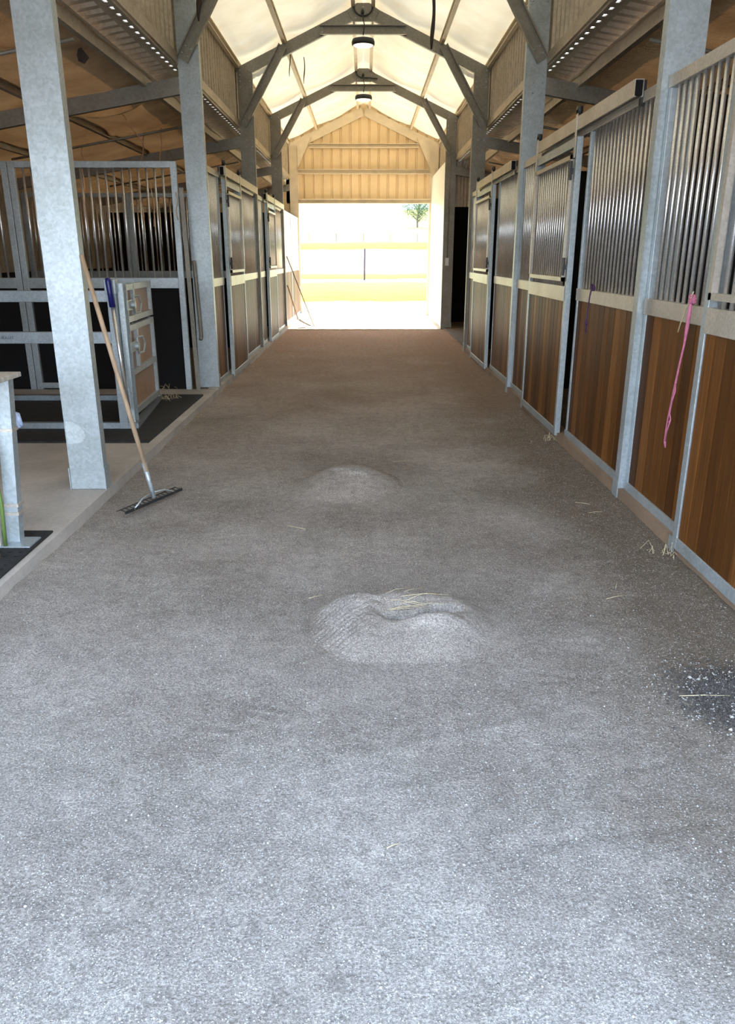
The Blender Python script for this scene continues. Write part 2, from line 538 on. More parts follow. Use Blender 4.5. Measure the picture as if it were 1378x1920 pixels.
box_struct('floor_entry', (-9, 9, -25, 0.42, -0.3, -0.012), M['dirt'])
box_struct('floor_wash_bay', (-XOUT, -CI + 0.01, Y_NEAR, YF['B'] - 0.12, -0.2, KERB), M['concrete'], 'concrete slab of the wash bay with a low kerb edge', 'floor')
box_struct('floor_stalls_wash_side', (-XOUT, -CI - 0.03, YF['B'] - 0.12, YF['E'], -0.2, KERB), M['bedding'])
box_struct('floor_stalls_rope_side', (CI + 0.09, XOUT, Y_NEAR, YF['E'], -0.2, 0.05), M['bedding'])
box_struct('floor_end_bay', (-CI - 0.03, CI + 0.09, 18.6, 23.4, -0.2, 0.012), M['apron'], 'pale sunlit slab inside the far doorway', 'floor')
# kerbs under the stall fronts
box_struct('trim_1', (CI + 0.0, CI + 0.12, Y_NEAR, YF['C'] + 0.02, -0.2, 0.085), M['dusty'], 'concrete kerb under the stall fronts on the rope side', 'kerb')
box_struct('trim_2', (-CI - 0.12, -CI + 0.01, YF['B'] - 0.1, YF['E'], -0.2, 0.09), M['concrete'], 'concrete kerb under the stall fronts beyond the wash bay', 'kerb')

# paddock beyond the doorway: flat, then rising
def hfield(X, Y):
    return np.where(Y > 80, (Y - 80) * 0.07, 0) - 0.02 + 0.1 * fbm(X * 0.2, Y * 0.2, 2) * (Y > 30)
fy = np.concatenate([np.arange(23.3, 60, 1.0), np.arange(60, 470, 5.0)])
struct(grid_mesh('ground', np.linspace(-160, 160, 100), fy, hfield, M['field']), 'sunlit paddock with bands of yellow-green grass beyond the doorway', 'ground')
hx = np.linspace(-420, 420, 90)
hy = np.linspace(470, 900, 30)
struct(grid_mesh('ground_hills', hx, hy, lambda X, Y: 27 + np.clip((Y - 470) / 430, 0, 1) * (26 + 26 * np.sin(X * 0.011 + 1.2) + 20 * fbm(X * 0.01, Y * 0.01, 3)), M['hill']), 'hazy blue hill behind the paddock', 'hill')

# ------------------------------------------------------------------ roofs and outer shell
frames_y = [Y_NEAR] + [YF[k] for k in 'ABCDE']
def fold(Y, X, base):
    z = 0
    for k, yf in enumerate(frames_y):
        c = yf + 0.42 + 0.22 * np.sin(X * 2.3 + k) + 0.15 * (X - 1.0)
        z = z + 0.20 * np.exp(-((Y - c) / 0.085) ** 2) * (0.65 + 0.35 * np.sin(X * 3 + k))
        z = z - 0.08 * np.exp(-((Y - c - 0.30) / 0.18) ** 2)
    return z * base
def upper(s):
    def zf(X, Y):
        x = np.abs(X)
        sag = 0.07 * np.sin(np.clip((x - 0.17) / 1.14, 0, 1) * PI) + 0.04 * np.sin(np.clip((x - 1.31) / 0.8, 0, 1) * PI)
        return RIDGE + 0.115 - SLOPE * x - sag - fold(Y, x, 1.0) - 0.03 * fbm(x * 3, Y * 2 + 5 * s, 3)
    return zf
cl = grid_mesh('ceiling', np.linspace(-2.2, 0.0, 50), np.arange(Y_NEAR, 23.1, 0.05), upper(-1), M['foil_upper'])
struct(cl, 'cream foil blanket made translucent over the aisle, slope on the rake side', 'ceiling')
cr = grid_mesh('ceiling.001', np.linspace(0.0, 2.2, 50), np.arange(Y_NEAR, 23.1, 0.05), upper(1), M['foil_upper'])
struct(cr, 'cream foil blanket made translucent over the aisle, slope on the rope side', 'ceiling')

LROOF = LTOP + 0.115
def lower(s):
    def zf(X, Y):
        x = np.abs(X)
        u = (x - 2.42) / 1.27
        sag = 0.075 * np.abs(np.sin(u * PI))
        wr = 0
        for k, yf in enumerate(frames_y):
            c = yf + 0.5 + 0.25 * np.sin(x * 1.7 + 2 * k + s)
            wr = wr + 0.11 * np.exp(-((Y - c) / 0.10) ** 2) - 0.05 * np.exp(-((Y - c - 0.3) / 0.2) ** 2)
            c2 = yf + 2.6 + 0.4 * np.sin(x * 1.1 + k)
            wr = wr + 0.05 * np.exp(-((Y - c2) / 0.12) ** 2)
        return LROOF - 0.045 - LSLOPE * (x - 2.06) - sag - wr * np.clip((x - 2.5) / 0.3, 0, 1) - 0.05 * fbm(x * 2.5 + 3 * s, Y * 2, 3)
    return zf
for s, nm in ((-1, 'ceiling.002'), (1, 'ceiling.003')):
    xs_ = np.linspace(2.40, XOUT, 60) * s
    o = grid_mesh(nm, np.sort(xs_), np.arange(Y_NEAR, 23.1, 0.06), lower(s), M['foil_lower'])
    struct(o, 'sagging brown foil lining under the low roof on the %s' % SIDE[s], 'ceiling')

def ribbed(name, y0, y1, pa, mat, pitch=0.19, rib=0.055, h=0.03):
    """trapezoid ribbed sheet: pa(y, o) gives the two edge points, ribs stand out by h"""
    m = MB()
    y = y0
    prev = None
    while y < y1:
        for dy, q in ((0.0, 0.0), (pitch - rib - 0.03, 0.0), (pitch - rib - 0.012, h), (pitch - 0.03, h), (pitch - 0.014, 0.0)):
            m.v += pa(min(y + dy, y1), q)
            n = len(m.v)
            if n > 2:
                m.f.append((n - 4, n - 2, n - 1, n - 3))
        y += pitch
    return m.build(name, mat, recalc=False)

def corrugated(name, n_y, y0, y1, p_of, amp, mat, pitch):
    """rows of (a,b) points p_of(t, offset) for each y; corrugation runs across y"""
    ysx = np.arange(y0, y1 + 1e-6, pitch / 8)
    V, F = [], []
    for i, y in enumerate(ysx):
        o = amp * math.cos(2 * PI * (y - y0) / pitch)
        V += p_of(y, o)
    k = len(p_of(0, 0))
    for i in range(len(ysx) - 1):
        for j in range(k - 1):
            F.append((i * k + j, (i + 1) * k + j, (i + 1) * k + j + 1, i * k + j + 1))
    m = MB(); m.v, m.f = V, F
    return m.build(name, mat, smooth=True, recalc=False)

for s in (-1, 1):
    # bare ribbed sheet between the upper wall and the first low purlin
    o = ribbed('ceiling_ribbed_strip', Y_NEAR, 23.0, lambda y, q: [(s * 2.21, y, 3.712 - q), (s * 2.8, y, 3.615 - q)], M['zinc_sheet'])
    struct(o, 'strip of bare ribbed roof sheet under the upper wall on the %s' % SIDE[s], 'ceiling')
    # closure strip with open slots that let daylight through
    cs = MB()
    cs.box(s * 2.08, s * 2.12, Y_NEAR, 22.9, 3.664, 3.686); cs.box(s * 2.158, s * 2.235, Y_NEAR, 22.9, 3.664, 3.676)
    y = Y_NEAR
    while y < 22.9:
        cs.box(s * 2.118, s * 2.162, y, y + 0.128, 3.664, 3.676)
        cs.box(s * 2.118, s * 2.162, y + 0.13, y + 0.19, 3.664, 3.678) if int(y * 7) % 23 == 0 else None
        y += 0.19
    struct(cs.build('trim_%d' % (3 if s < 0 else 4), M['zinc_sheet']), 'slotted closure strip with dots of daylight on the %s' % SIDE[s], 'closure strip')
    # upper (clerestory) wall of vertical ribs
    o = ribbed('wall_upper_wash' if s < 0 else 'wall_upper_rope', Y_NEAR, 23.0, lambda y, q: [(s * (2.115 - q), y, 3.74), (s * (2.115 - q), y, 4.66)], M['zinc_sheet'])
    struct(o, 'ribbed upper wall sheet between the two roofs on the %s' % SIDE[s], 'wall')
    # outer side wall
    o = corrugated('wall_outer_wash' if s < 0 else 'wall_outer_rope', 0, Y_NEAR, 23.0, lambda y, q: [(s * (XOUT + q), y, 0.0), (s * (XOUT + q), y, 3.1)], 0.012, M['zinc_sheet'], 0.076)
    struct(o)
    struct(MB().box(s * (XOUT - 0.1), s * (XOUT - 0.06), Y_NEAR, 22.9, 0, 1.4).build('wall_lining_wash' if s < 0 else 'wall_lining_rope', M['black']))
# near end wall of the stall side, far end walls
struct(MB().add([(-2.16, Y_NEAR, 3.06), (2.16, Y_NEAR, 3.06), (2.16, Y_NEAR, 4.60), (0, Y_NEAR, 5.56), (-2.16, Y_NEAR, 4.60),
                 (-2.16, Y_NEAR + .04, 3.06), (2.16, Y_NEAR + .04, 3.06), (2.16, Y_NEAR + .04, 4.60), (0, Y_NEAR + .04, 5.56), (-2.16, Y_NEAR + .04, 4.60)],
                [(0, 1, 2, 3, 4), (9, 8, 7, 6, 5)] + [(i, (i + 1) % 5, 5 + (i + 1) % 5, 5 + i) for i in range(5)]).build('wall_entry_gable', M['cream_lit_sheet']))
box_struct('wall_blocker_wash', (-XOUT, -4.3, Y_NEAR - 0.05, Y_NEAR, 0, 3.2), M['cream_lit_sheet'])  # unseen wall, added to dim the wash bay
box_struct('wall_blocker_lintel', (-4.3, -CO - 0.06, Y_NEAR - 0.05, Y_NEAR, 2.5, 3.6), M['cream_lit_sheet'])  # unseen lintel, shapes the added opening that lights the crush
box_struct('wall_entry_rope', (CO + 0.06, XOUT, Y_NEAR - 0.05, Y_NEAR, 0, 3.2), M['cream_lit_sheet'])
box_struct('wall_end_rope', (CO - 0.03, XOUT, 23.0, 23.05, 0, 3.78), M['cream_lit_sheet'])
box_struct('wall_end_wash', (-XOUT, -CO + 0.03, 23.0, 23.05, 0, 3.78), M['cream_lit_sheet'])

# gable wall over the doorway: ribbed sheet in a cream warm-light tint
def gable():
    m = MB()
    p = 0.26
    x = -2.16
    rows = []
    while x < 2.17:
        for dx, dy in ((0, 0.0), (0.19, 0.0), (0.205, 0.035), (0.245, 0.035)):
            xx = min(x + dx, 2.17)
            rows.append((xx, 23.0 + dy))
        x += p
    zt = lambda q: RIDGE + 0.14 - SLOPE * abs(q)
    for a, b in rows:
        m.v += [(a, b, 3.06), (a, b, zt(a))]
    for i in range(len(rows) - 1):
        m.f.append((2 * i, 2 * i + 2, 2 * i + 3, 2 * i + 1))
    return m.build('wall_gable', M['cream_lit_sheet'], recalc=False)
struct(gable(), 'cream-lit ribbed gable wall above the far doorway', 'wall')
# end bay lining on the rope side and a black sheet for the unlit room behind it
box_struct('wall_end_bay_rope', (CI + 0.06, CI + 0.10, YF['D'] + 0.1, 22.95, 0, 3.72), M['white_panel'], 'cream lined wall panel beside the far doorway on the rope side', 'wall')
def cross_wall():
    ysx = np.arange(CO + 0.0, XOUT, 0.0095)
    m = MB()
    for x in ysx:
        o = 0.012 * math.cos(2 * PI * x / 0.076)
        m.v += [(x, YF['D'] + 0.10 + o, 2.72), (x, YF['D'] + 0.10 + o, 3.72 - LSLOPE * (x - 2.06))]
    for i in range(len(ysx) - 1):
        m.f.append((2 * i, 2 * i + 2, 2 * i + 3, 2 * i + 1))
    return m.build('wall_cross', M['zinc_sheet'], smooth=True, recalc=False)
struct(cross_wall(), 'ribbed sheet wall above the dark side opening', 'wall')
box_struct('wall_room_shade', (CO + 0.02, XOUT, 20.2, 20.25, 0, 3.2), M['black'])  # black sheet stands for the unlit depth of the side room

# ------------------------------------------------------------------ steel frames
_bolt = {}
def bolts(root, pts, axis=1, name='bolt', mat='galv', r=0.011):
    for x, y, z in pts:
        if r not in _bolt:
            m = MB().lathe([(r, 0), (r, 0.008), (r * 0.6, 0.011)], (0, 0, 0), 6)
            m.v = [(a, -c, b) for a, b, c in m.v]
            o = m.build('bolt', M[mat]); _bolt[r] = o
        else:
            o = _bolt[r].copy(); COL.objects.link(o)
        o.parent = root
        o.location = Vector((x, y, z)) - root.location

for key, yf in YF.items():
    mf = M['galv'] if key in 'AB' else (M['cream_lit_steel'] if key == 'E' else M['galv_frame'])  # end frame takes the steel with warm light in its colour
    for s in (-1, 1):
        xm = s * (CI + CO) / 2
        z0 = KERB if s < 0 else 0.0
        root = thing('steel_column', {'A': 'tall galvanised column ', 'B': 'galvanised column ', 'C': 'grey steel column ', 'D': 'grey steel column ', 'E': 'cream-lit steel column '}[key] + WHERE[key] + ' on the ' + SIDE[s], 'column', (xm, yf, z0), 'steel columns along the aisle')
        ztop = RIDGE - SLOPE * CO + 0.02
        mb = MB()
        # C section: web towards the entry, flanges running back
        D, F, L, t = CO - CI, 0.085, 0.022, 0.006
        mb.csec((xm, yf, z0 + 0.004), (xm, yf, ztop), (1, 0, 0), (0, 1, 0), D, F, L, t)
        mb.build('column_shaft', mf if key != 'B' or s > 9 else M['galv'], root)
        for q in (-1, 1):
            xx = xm + q * (D / 2 + 0.004)
            MB().box(xx - 0.003, xx + 0.003, yf - 0.012, yf + 0.1, -0.02 if (q * s < 0) else z0, z0 + 0.16).build('base_bracket', M['galv'], root)
        if key == 'A' and s < 0:
            sc = [(-0.11, 0.33), (-0.02, 0.34), (0.015, 0.37), (0.012, 0.42), (-0.02, 0.46), (-0.06, 0.485), (-0.11, 0.49)]
            MB().extrude([(a, c) for a, c in sc], (xm, yf - 0.0012, z0), (xm, yf + 0.001, z0), (1, 0, 0), (0, 0, 1)).build('pale_scuff', M['scuff'], root)
        if key in 'BCD':
            bolts(root, [(xm + a, yf, z) for a in (-0.08, 0.08) for z in (ztop - 0.06, ztop - 0.13, ztop - 0.22, ztop - 0.3)])
        if key != 'A':
            bolts(root, [(xm + a, yf, 3.45 + z) for a in (-0.02, 0.08) for z in (-0.05, 0.05)], r=0.009)
        if s > 0 and key in 'ABC':
            pass
        # knee brace from column to rafter, in front of both
        if key != 'E':
            p0 = Vector((s * 2.0, yf - 0.012, 3.72)); p1 = Vector((s * 1.30, yf - 0.012, RIDGE - SLOPE * 1.30 - 0.04))
            d = (p1 - p0).normalized()
            side_ = Vector((d.z, 0, -d.x))
            kb = thing('knee_brace', 'slanting steel knee brace ' + WHERE[key] + ' on the ' + SIDE[s], 'brace', p0, 'knee braces')
            MB().csec(p0, p1, side_, (0, -1, 0), 0.14, 0.06, 0.015, 0.006).build('brace_member', M['galv_frame'], kb)
            bolts(kb, [tuple(p0 + d * a + side_ * b + Vector((0, -0.006, 0))) for a in (0.06, 0.14) for b in (-0.035, 0.035)] + [tuple(p1 - d * 0.08 + Vector((0, -0.006, 0)))])
        else:
            kb = tag(MB().add([(s * 1.82, yf - 0.01, 4.55), (s * 1.45, yf - 0.01, 4.72), (s * 1.82, yf - 0.01, 3.95),
                               (s * 1.82, yf - 0.03, 4.55), (s * 1.45, yf - 0.03, 4.72), (s * 1.82, yf - 0.03, 3.95)], [(0, 1, 2), (3, 5, 4), (0, 3, 4, 1), (1, 4, 5, 2), (2, 5, 3, 0)]).build('corner_gusset', M['cream_lit_steel']),
                     'triangular cream-lit gusset in the gable frame corner on the ' + SIDE[s], 'gusset')
        # upper rafter
        dep = 0.17 if key != 'E' else 0.22
        a0 = Vector((s * CO, yf + 0.002, RIDGE - SLOPE * CO - dep * 0.54)); a1 = Vector((s * 0.03, yf + 0.002, RIDGE - SLOPE * 0.03 - dep * 0.54))
        d = (a1 - a0).normalized()
        nrm = Vector((-d.z * s, 0, d.x * s)) if s > 0 else Vector((-d.z, 0, d.x))
        o = MB().csec(a0, a1, nrm, (0, 1, 0), dep, 0.07, 0.018, 0.006).build('roof_rafter', M['cream_lit_steel'] if key == 'E' else M['galv_frame'])
        tag(o, 'sloping steel rafter ' + WHERE[key] + ' on the ' + SIDE[s], 'rafter', 'upper rafters')
        # lower rafter out to the side wall
        b0 = Vector((s * (CO - 0.02), yf + 0.004, LTOP - 0.085)); b1 = Vector((s * XOUT, yf + 0.004, LTOP - 0.085 - LSLOPE * (XOUT - CO)))
        o = MB().csec(b0, b1, (LSLOPE * s, 0, 1), (0, 1, 0), 0.17, 0.07, 0.018, 0.006).build('side_roof_rafter', M['galv_frame'])
        tag(o, 'low outward rafter ' + WHERE[key] + ' on the ' + SIDE[s], 'rafter', 'side roof rafters')
    if key in 'BCD':
        o = thing('collar_tie', 'short horizontal steel tie ' + WHERE[key], 'tie beam', (0, yf - 0.012, 5.03), 'collar ties')
        MB().csec((-0.70, yf - 0.012, 5.10), (0.70, yf - 0.012, 5.10), (0, 0, 1), (0, -1, 0), 0.135, 0.06, 0.016, 0.006).build('tie_member', M['galv_frame'], o)
        bolts(o, [(a, yf - 0.014, 5.10 + b) for a in (-0.66, 0.66) for b in (-0.03, 0.03)])
        g = thing('apex_plate', 'bolted steel apex plate ' + WHERE[key], 'plate', (0, yf, 5.2), 'apex plates')
        pl = [(-0.26, RIDGE - 0.12), (-0.16, 5.22), (0.16, 5.22), (0.26, RIDGE - 0.12), (0.1, RIDGE - 0.02), (-0.1, RIDGE - 0.02)]
        m = MB(); m.extrude([(a, b) for a, b in pl], (0, yf - 0.012, 0), (0, yf - 0.004, 0), (1, 0, 0), (0, 0, 1)); m.build('plate', M['galv_frame'], g)
        bolts(g, [(a, yf - 0.012, b) for a, b in ((-0.17, 5.35), (0.17, 5.35), (-0.12, 5.27), (0.12, 5.27), (0, 5.42))])

# purlins running the length of the building
def purlin(name, x, z, D, F, s, mat, label, group, ax=(0, 0, 1)):
    o = MB().csec((x, Y_NEAR, z), (x, 23.0, z), ax, (-s, 0, 0), D, F, 0.015, 0.005).build(name, mat)
    return tag(o, label, 'purlin', group)
for s in (-1, 1):
    for x, w in ((0.19, 'beside the ridge'), (1.31, 'halfway up the upper roof'), (2.08, 'along the upper eave')):
        purlin('roof_purlin', s * x, RIDGE - SLOPE * x + 0.052, 0.10, 0.06, s, M['cream_lit_steel'], 'long pale purlin %s on the %s' % (w, SIDE[s]), 'upper roof purlins')
    for k, x in enumerate((2.42, 3.69, 4.96)):
        w = ('hugging the bare ribbed strip', 'across the middle of the side roof', 'out near the side wall')[k]
        purlin('side_roof_purlin', s * x, LTOP - LSLOPE * (x - 2.06) + (0.03 if k else 0.035), 0.15 if k == 0 else 0.10, 0.06, -s if k == 0 else s, M['zinc_sheet'], 'brown side roof purlin %s on the %s' % (w, SIDE[s]), 'side roof purlins')
    purlin('wall_girt', s * 2.055, 3.74, 0.11, 0.06, -s, M['zinc_sheet'], 'steel girt under the ribbed upper wall on the %s' % SIDE[s], 'upper wall girts')
    # bridging rods between side purlins
    for k, key in enumerate(('mid', 'A', 'B', 'C')):
        y = (4.0, 7.4, 11.9, 16.3)[k]
        w = ('over the first grille panel', 'above the crush' if s < 0 else 'above the purple rope', 'past the lampless arched frame', 'between the two lamps')[k]
        zf = lambda x: LTOP - LSLOPE * (x - 2.06) - 0.10
        o = MB().tube([(s * 2.44, y, zf(2.44)), (s * 3.7, y, zf(3.7)), (s * 5.0, y, zf(5.0))], 0.017, 8).build('bridging_rod', M['galv_frame'], smooth=True)
        tag(o, 'thin rod under the side roof %s on the %s' % (w, SIDE[s]), 'rod', 'side roof rods')
# gable girts and header
for z, d, x, w in ((4.52, 0.11, 1.50, 'upper'), (3.87, 0.12, CI + 0.02, 'middle')):
    tag(MB().csec((-x, 22.97, z), (x, 22.97, z), (0, 0, 1), (0, -1, 0), d, 0.07, 0.016, 0.006).build('gable_girt', M['cream_lit_steel']), 'horizontal cream-lit girt across the gable, %s of the two' % ('topmost' if z > 4 else 'lower'), 'girt', 'gable girts')
tag(MB().csec((-CI - 0.02, 22.97, 3.11), (CI + 0.02, 22.97, 3.11), (0, 0, 1), (0, -1, 0), 0.12, 0.08, 0.018, 0.006).build('door_header', M['cream_lit_steel']), 'cream-lit steel header along the top of the far doorway', 'header')

# ------------------------------------------------------------------ hanging lamps
for key, lab in (('C', 'larger black rimmed round lamp hanging under the first lamp frame'), ('D', 'smaller black rimmed round lamp hanging nearer the gable')):
    y = YF[key] - 0.2
    r = thing('pendant_lamp', lab, 'lamp', (0, y, 4.85), 'hanging lamps')
    c = (0, y, 4.84)
    MB().lathe([(0.165, 0.0), (0.182, 0.01), (0.185, 0.05), (0.17, 0.085), (0.12, 0.095), (0.03, 0.10)], c, 36).build('lamp_housing', M['dark_steel'], r, True)
    MB().lathe([(0.03, -0.018), (0.09, -0.014), (0.14, -0.006), (0.163, 0.003)], c, 36).build('lamp_lens', M['lens'], r, True)
    MB().tube([(0.0, y, 4.94), (0.012, y, 4.97), (0.0, y, 5.0), (-0.012, y, 4.97), (0, y, 4.94)], 0.004, 6).build('hook', M['galv'], r, True)
    MB().tube([(0, y, 4.99), (0.01, y, 5.06), (0.02, y, 5.12), (0.0, y - 0.02, 5.2), (-0.01, y + 0.05, 5.3)], 0.009, 6).build('flex', M['dark_steel'], r, True)
    MB().lathe([(0.025, 0), (0.03, 0.04), (0.015, 0.07)], (-0.01, y + 0.06, 5.29), 12).build('plug', M['dark_steel'], r, True)
    pts = []
    for k in range(15):
        a = PI + PI * k / 14
        pts.append((0.15 * math.cos(a) * (1 if key == 'C' else 1.1), yf_ if False else y + 0.15, 5.42 + 0.13 * math.sin(a)))
    if key == 'D':
        pts = pts[:9] + [(0.12, y + 0.15, 5.29), (0.3, y + 0.15, 5.275)]
    o = MB().tube([(pts[0][0] - 0.01, y + 1.2, 5.30)] + pts + [(pts[-1][0] + 0.01, y + 1.2, 5.30)] if key == 'C' else [(pts[0][0], y + 1.2, 5.30)] + pts, 0.014, 6).build('power_cable', M['dark_steel'], smooth=True)
    tag(o, 'black cable looped over the apex plate ' + WHERE[key], 'cable', 'lamp cables')

# ------------------------------------------------------------------ stall fronts
BAR_R = 0.0125
_bar = None
def bars(root, x, y0, y1, z0, z1, pitch=0.089):
    """grille bars of a panel, each a child of its thing, all sharing one mesh"""
    global _bar
    n = max(1, int(round((y1 - y0) / pitch)) - 1)
    st = (y1 - y0) / (n + 1)
    if _bar is None:
        _bar = {}
    key = round(z1 - z0, 4)
    for k in range(n):
        y = y0 + st * (k + 1)
        if key not in _bar:
            o = MB().tube([(0, 0, 0), (0, 0, z1 - z0)], BAR_R, 12).build('grille_bar', M['bar'], None, True)
            for p in o.data.polygons:
                p.use_smooth = len(p.vertices) == 4
            _bar[key] = o
        else:
            o = _bar[key].copy(); COL.objects.link(o)
        o.parent = root
        o.location = Vector((x, y, z0)) - root.location

def planks(mb, x0, x1, y0, y1, z0, z1, s, w=0.132, gap=0.007):
    """tongue and groove boards facing the aisle, grooves on the aisle face"""
    y = y0
    while y < y1 - 1e-4:
        nx = (math.floor(y / w + 1e-6) + 1) * w
        e = min(nx, y1)
        mb.extrude([(0, 0), (e - y, 0), (e - y, 0.9 * abs(x1 - x0)), (e - y - gap, abs(x1 - x0)), (gap, abs(x1 - x0)), (0, 0.9 * abs(x1 - x0))],
                   (s * x1, y, z0), (s * x1, y, z1), (0, 1, 0), (-s, 0, 0))
        y = e

ZM0, ZM1, ZT0, ZT1, ZB = 1.29, 1.39, 2.615, 2.685, 0.085
def fixed_panel(s, y0, y1, label, group='fixed stall front panels'):
    X = CI + 0.045
    root = thing('stall_front_panel', label, 'stall front', (s * (X + 0.02), y0, ZB), group)
    f = MB()
    f.box(s * X, s * (X + 0.04), y0, y0 + 0.045, ZB, ZT0)
    f.box(s * X, s * (X + 0.04), y1 - 0.045, y1, ZB, ZT0)
    f.box(s * (X - 0.008), s * (X + 0.045), y0, y1, ZB, ZB + 0.06)
    f.build('frame', M['galv'], root, bevel=0.003)
    MB().box(s * (X - 0.010), s * (X + 0.045), y0 + 0.012, y1 - 0.012, ZM0, ZM1).build('mid_rail', M['rail'], root, bevel=0.003)
    m = MB(); planks(m, X + 0.006, X + 0.036, y0 + 0.045, y1 - 0.045, ZB + 0.06, ZM0, s)
    m.build('board_infill', M['boards'], root)
    bars(root, s * (X + 0.02), y0 + 0.045, y1 - 0.045, ZM1 - 0.01, ZT0 + 0.01)
    return root

def sliding_door(s, y0, y1, label, win_near=True):
    X = CI - 0.025          # aisle face of the door, proud of the stall front
    T = 0.05
    z0, z1 = 0.06, 2.60
    root = thing('sliding_stall_door', label, 'stall door', (s * (X + T / 2), y0, z0), 'sliding stall doors')
    f = MB()
    f.box(s * X, s * (X + T), y0, y0 + 0.06, z0, z1)
    f.box(s * X, s * (X + T), y1 - 0.06, y1, z0, z1)
    f.box(s * X, s * (X + T), y0 + 0.06, y1 - 0.06, z0, z0 + 0.07)
    f.box(s * X, s * (X + T), y0 + 0.06, y1 - 0.06, z1 - 0.07, z1)
    f.build('frame', M['galv'], root, bevel=0.003)
    MB().box(s * (X - 0.006), s * (X + T), y0 + 0.06, y1 - 0.06, ZM0 - 0.02, ZM1 + 0.01).build('mid_rail', M['rail'], root, bevel=0.003)
    m = MB(); planks(m, X + 0.008, X + 0.04, y0 + 0.06, y1 - 0.06, z0 + 0.07, ZM0 - 0.02, s)
    m.build('board_infill', M['boards'], root)
    # framed drop window with its own bars
    wy0, wy1, wz0, wz1 = y0 + 0.09, y1 - 0.09, ZM1 + 0.05, 2.47
    w = MB()
    w.box(s * (X - 0.022), s * (X + 0.012), wy0, wy0 + 0.035, wz0, wz1)
    w.box(s * (X - 0.022), s * (X + 0.012), wy1 - 0.035, wy1, wz0, wz1)
    w.box(s * (X - 0.022), s * (X + 0.012), wy0, wy1, wz0, wz0 + 0.035)
    w.box(s * (X - 0.022), s * (X + 0.012), wy0, wy1, wz1 - 0.035, wz1)
    w.build('window_frame', M['rail'], root)
    bars(root, s * (X + 0.012), wy0 + 0.035, wy1 - 0.035, ZM1, wz1, 0.086)
    for zz in (wz0 + 0.10, wz1 - 0.15):
        lt = MB()
        ly = y0 + 0.075
        lt.tube([(s * (X - 0.02), ly, zz - 0.05), (s * (X - 0.02), ly, zz + 0.10)], 0.012, 8)
        lt.box(s * (X - 0.026), s * (X + 0.004), ly - 0.018, ly + 0.018, zz, zz + 0.04)
        lt.build('latch_bolt', M['dark_steel'], root)
    for hy in (y0 + 0.05, y1 - 0.05):
        h = MB()
        h.box(s * (X - 0.012), s * (X - 0.004), hy - 0.02, hy + 0.02, 2.44, 2.80)
        h.build('hanger_strap', M['rail'], root)
        wv = MB().tube([(s * (X - 0.012), hy, 2.80), (s * (X + 0.03), hy, 2.80)], 0.032, 14)
        wv.build('hanger_wheel', M['dark_steel'], root, True)
    return root

def door_track(s, y0, y1, label):
    X = CI - 0.028
    root = thing('door_track', label, 'door track', (s * (X + 0.03), y0, 2.65), 'overhead door tracks')
    prof = [(-0.03, 0.0), (-0.03, 0.105), (0.03, 0.105), (0.03, 0.0), (0.018, 0.0), (0.018, 0.004), (0.026, 0.004), (0.026, 0.099), (-0.026, 0.099), (-0.026, 0.004), (-0.018, 0.004), (-0.018, 0.0)]
    MB().extrude(prof, (s * (X + 0.03), y0, 2.648), (s * (X + 0.03), y1, 2.648), (1, 0, 0), (0, 0, 1)).build('track_channel', M['rail'], root)
    for yy in (y0 + 0.02, y1 - 0.06):
        MB().box(s * (X + 0.055), s * (X + 0.085), yy, yy + 0.04, 2.60, 2.75).build('track_bracket', M['dark_steel'], root)
    MB().box(s * (X + 0.004), s * (X + 0.056), y0 + 0.012, y0 + 0.018, 2.652, 2.746).build('open_end_shade', M['black'], root)  # black plate stands for the shade inside the open track end
    return root

def top_rail(s, y0, y1, label):
    X = CI + 0.045
    o = MB().box(s * (X - 0.004), s * (X + 0.046), y0, y1, ZT0, ZT1).build('stall_head_rail', M['rail'], bevel=0.003)
    return tag(o, label, 'rail', 'stall head rails')

def divider_stile(s, y, label, foot=True):
    X = CI + 0.035
    root = thing('door_guide_post', label, 'post', (s * X, y, 0.0), 'guide posts between door and panel')
    MB().csec((s * (X - 0.005), y + 0.03, 0.03), (s * (X - 0.005), y + 0.03, ZT0), (0, 1, 0), (s, 0, 0), 0.06, 0.05, 0.012, 0.005).build('post_channel', M['galv'], root)
    b = MB()
    b.box(s * (X - 0.045), s * (X - 0.04), y - 0.01, y + 0.07, 0.0, 0.10)
    b.box(s * (X - 0.045), s * (X + 0.0), y - 0.01, y + 0.07, 0.0, 0.008)
    b.build('floor_guide', M['galv'], root)
    return root

BAYS_R = [('N', 0.75, 'of the pink rope stall'), ('A', YF['A'], 'of the purple rope stall'), ('B', YF['B'], 'of the stall beside the dark side opening')]
for key, y, w in BAYS_R:
    if key == 'N':
        y = YF['A'] - 4.45
        fixed_panel(1, y + 3.46, y + 4.44, 'barred stall panel with the long pink rope tied on')
        sliding_door(1, y + 1.80, y + 3.38, 'sliding stall door in the row start, before the pink rope')
        divider_stile(1, y + 3.39, 'slim galvanised post just before the pink rope panel')
        top_rail(1, y + 0.0, y + 4.44, 'steel head rail above the pink rope panel')
        door_track(1, y + 0.4, y + 3.1, 'overhead door track before the pink rope')
        continue
    fixed_panel(1, y + 0.03, y + 1.69, 'wide barred panel ' + ('with the short purple rope' if key == 'A' else 'past the second column on the rope side'))
    sliding_door(1, y + 1.80, y + 3.42, 'wood and bar sliding door ' + w)
    divider_stile(1, y + 3.45, 'slim guide post ' + w)
    fixed_panel(1, y + 3.52, y + 4.44, 'narrow barred panel at the far end ' + w)
    top_rail(1, y + 0.03, y + 4.44, 'steel head rail ' + w)
    door_track(1, y + 0.42, y + 3.45, 'overhead door track ' + w)
BAYS_L = [('B', YF['B'], 'of the stall just past the wash bay'), ('C', YF['C'], 'of the stall second past the wash bay')]
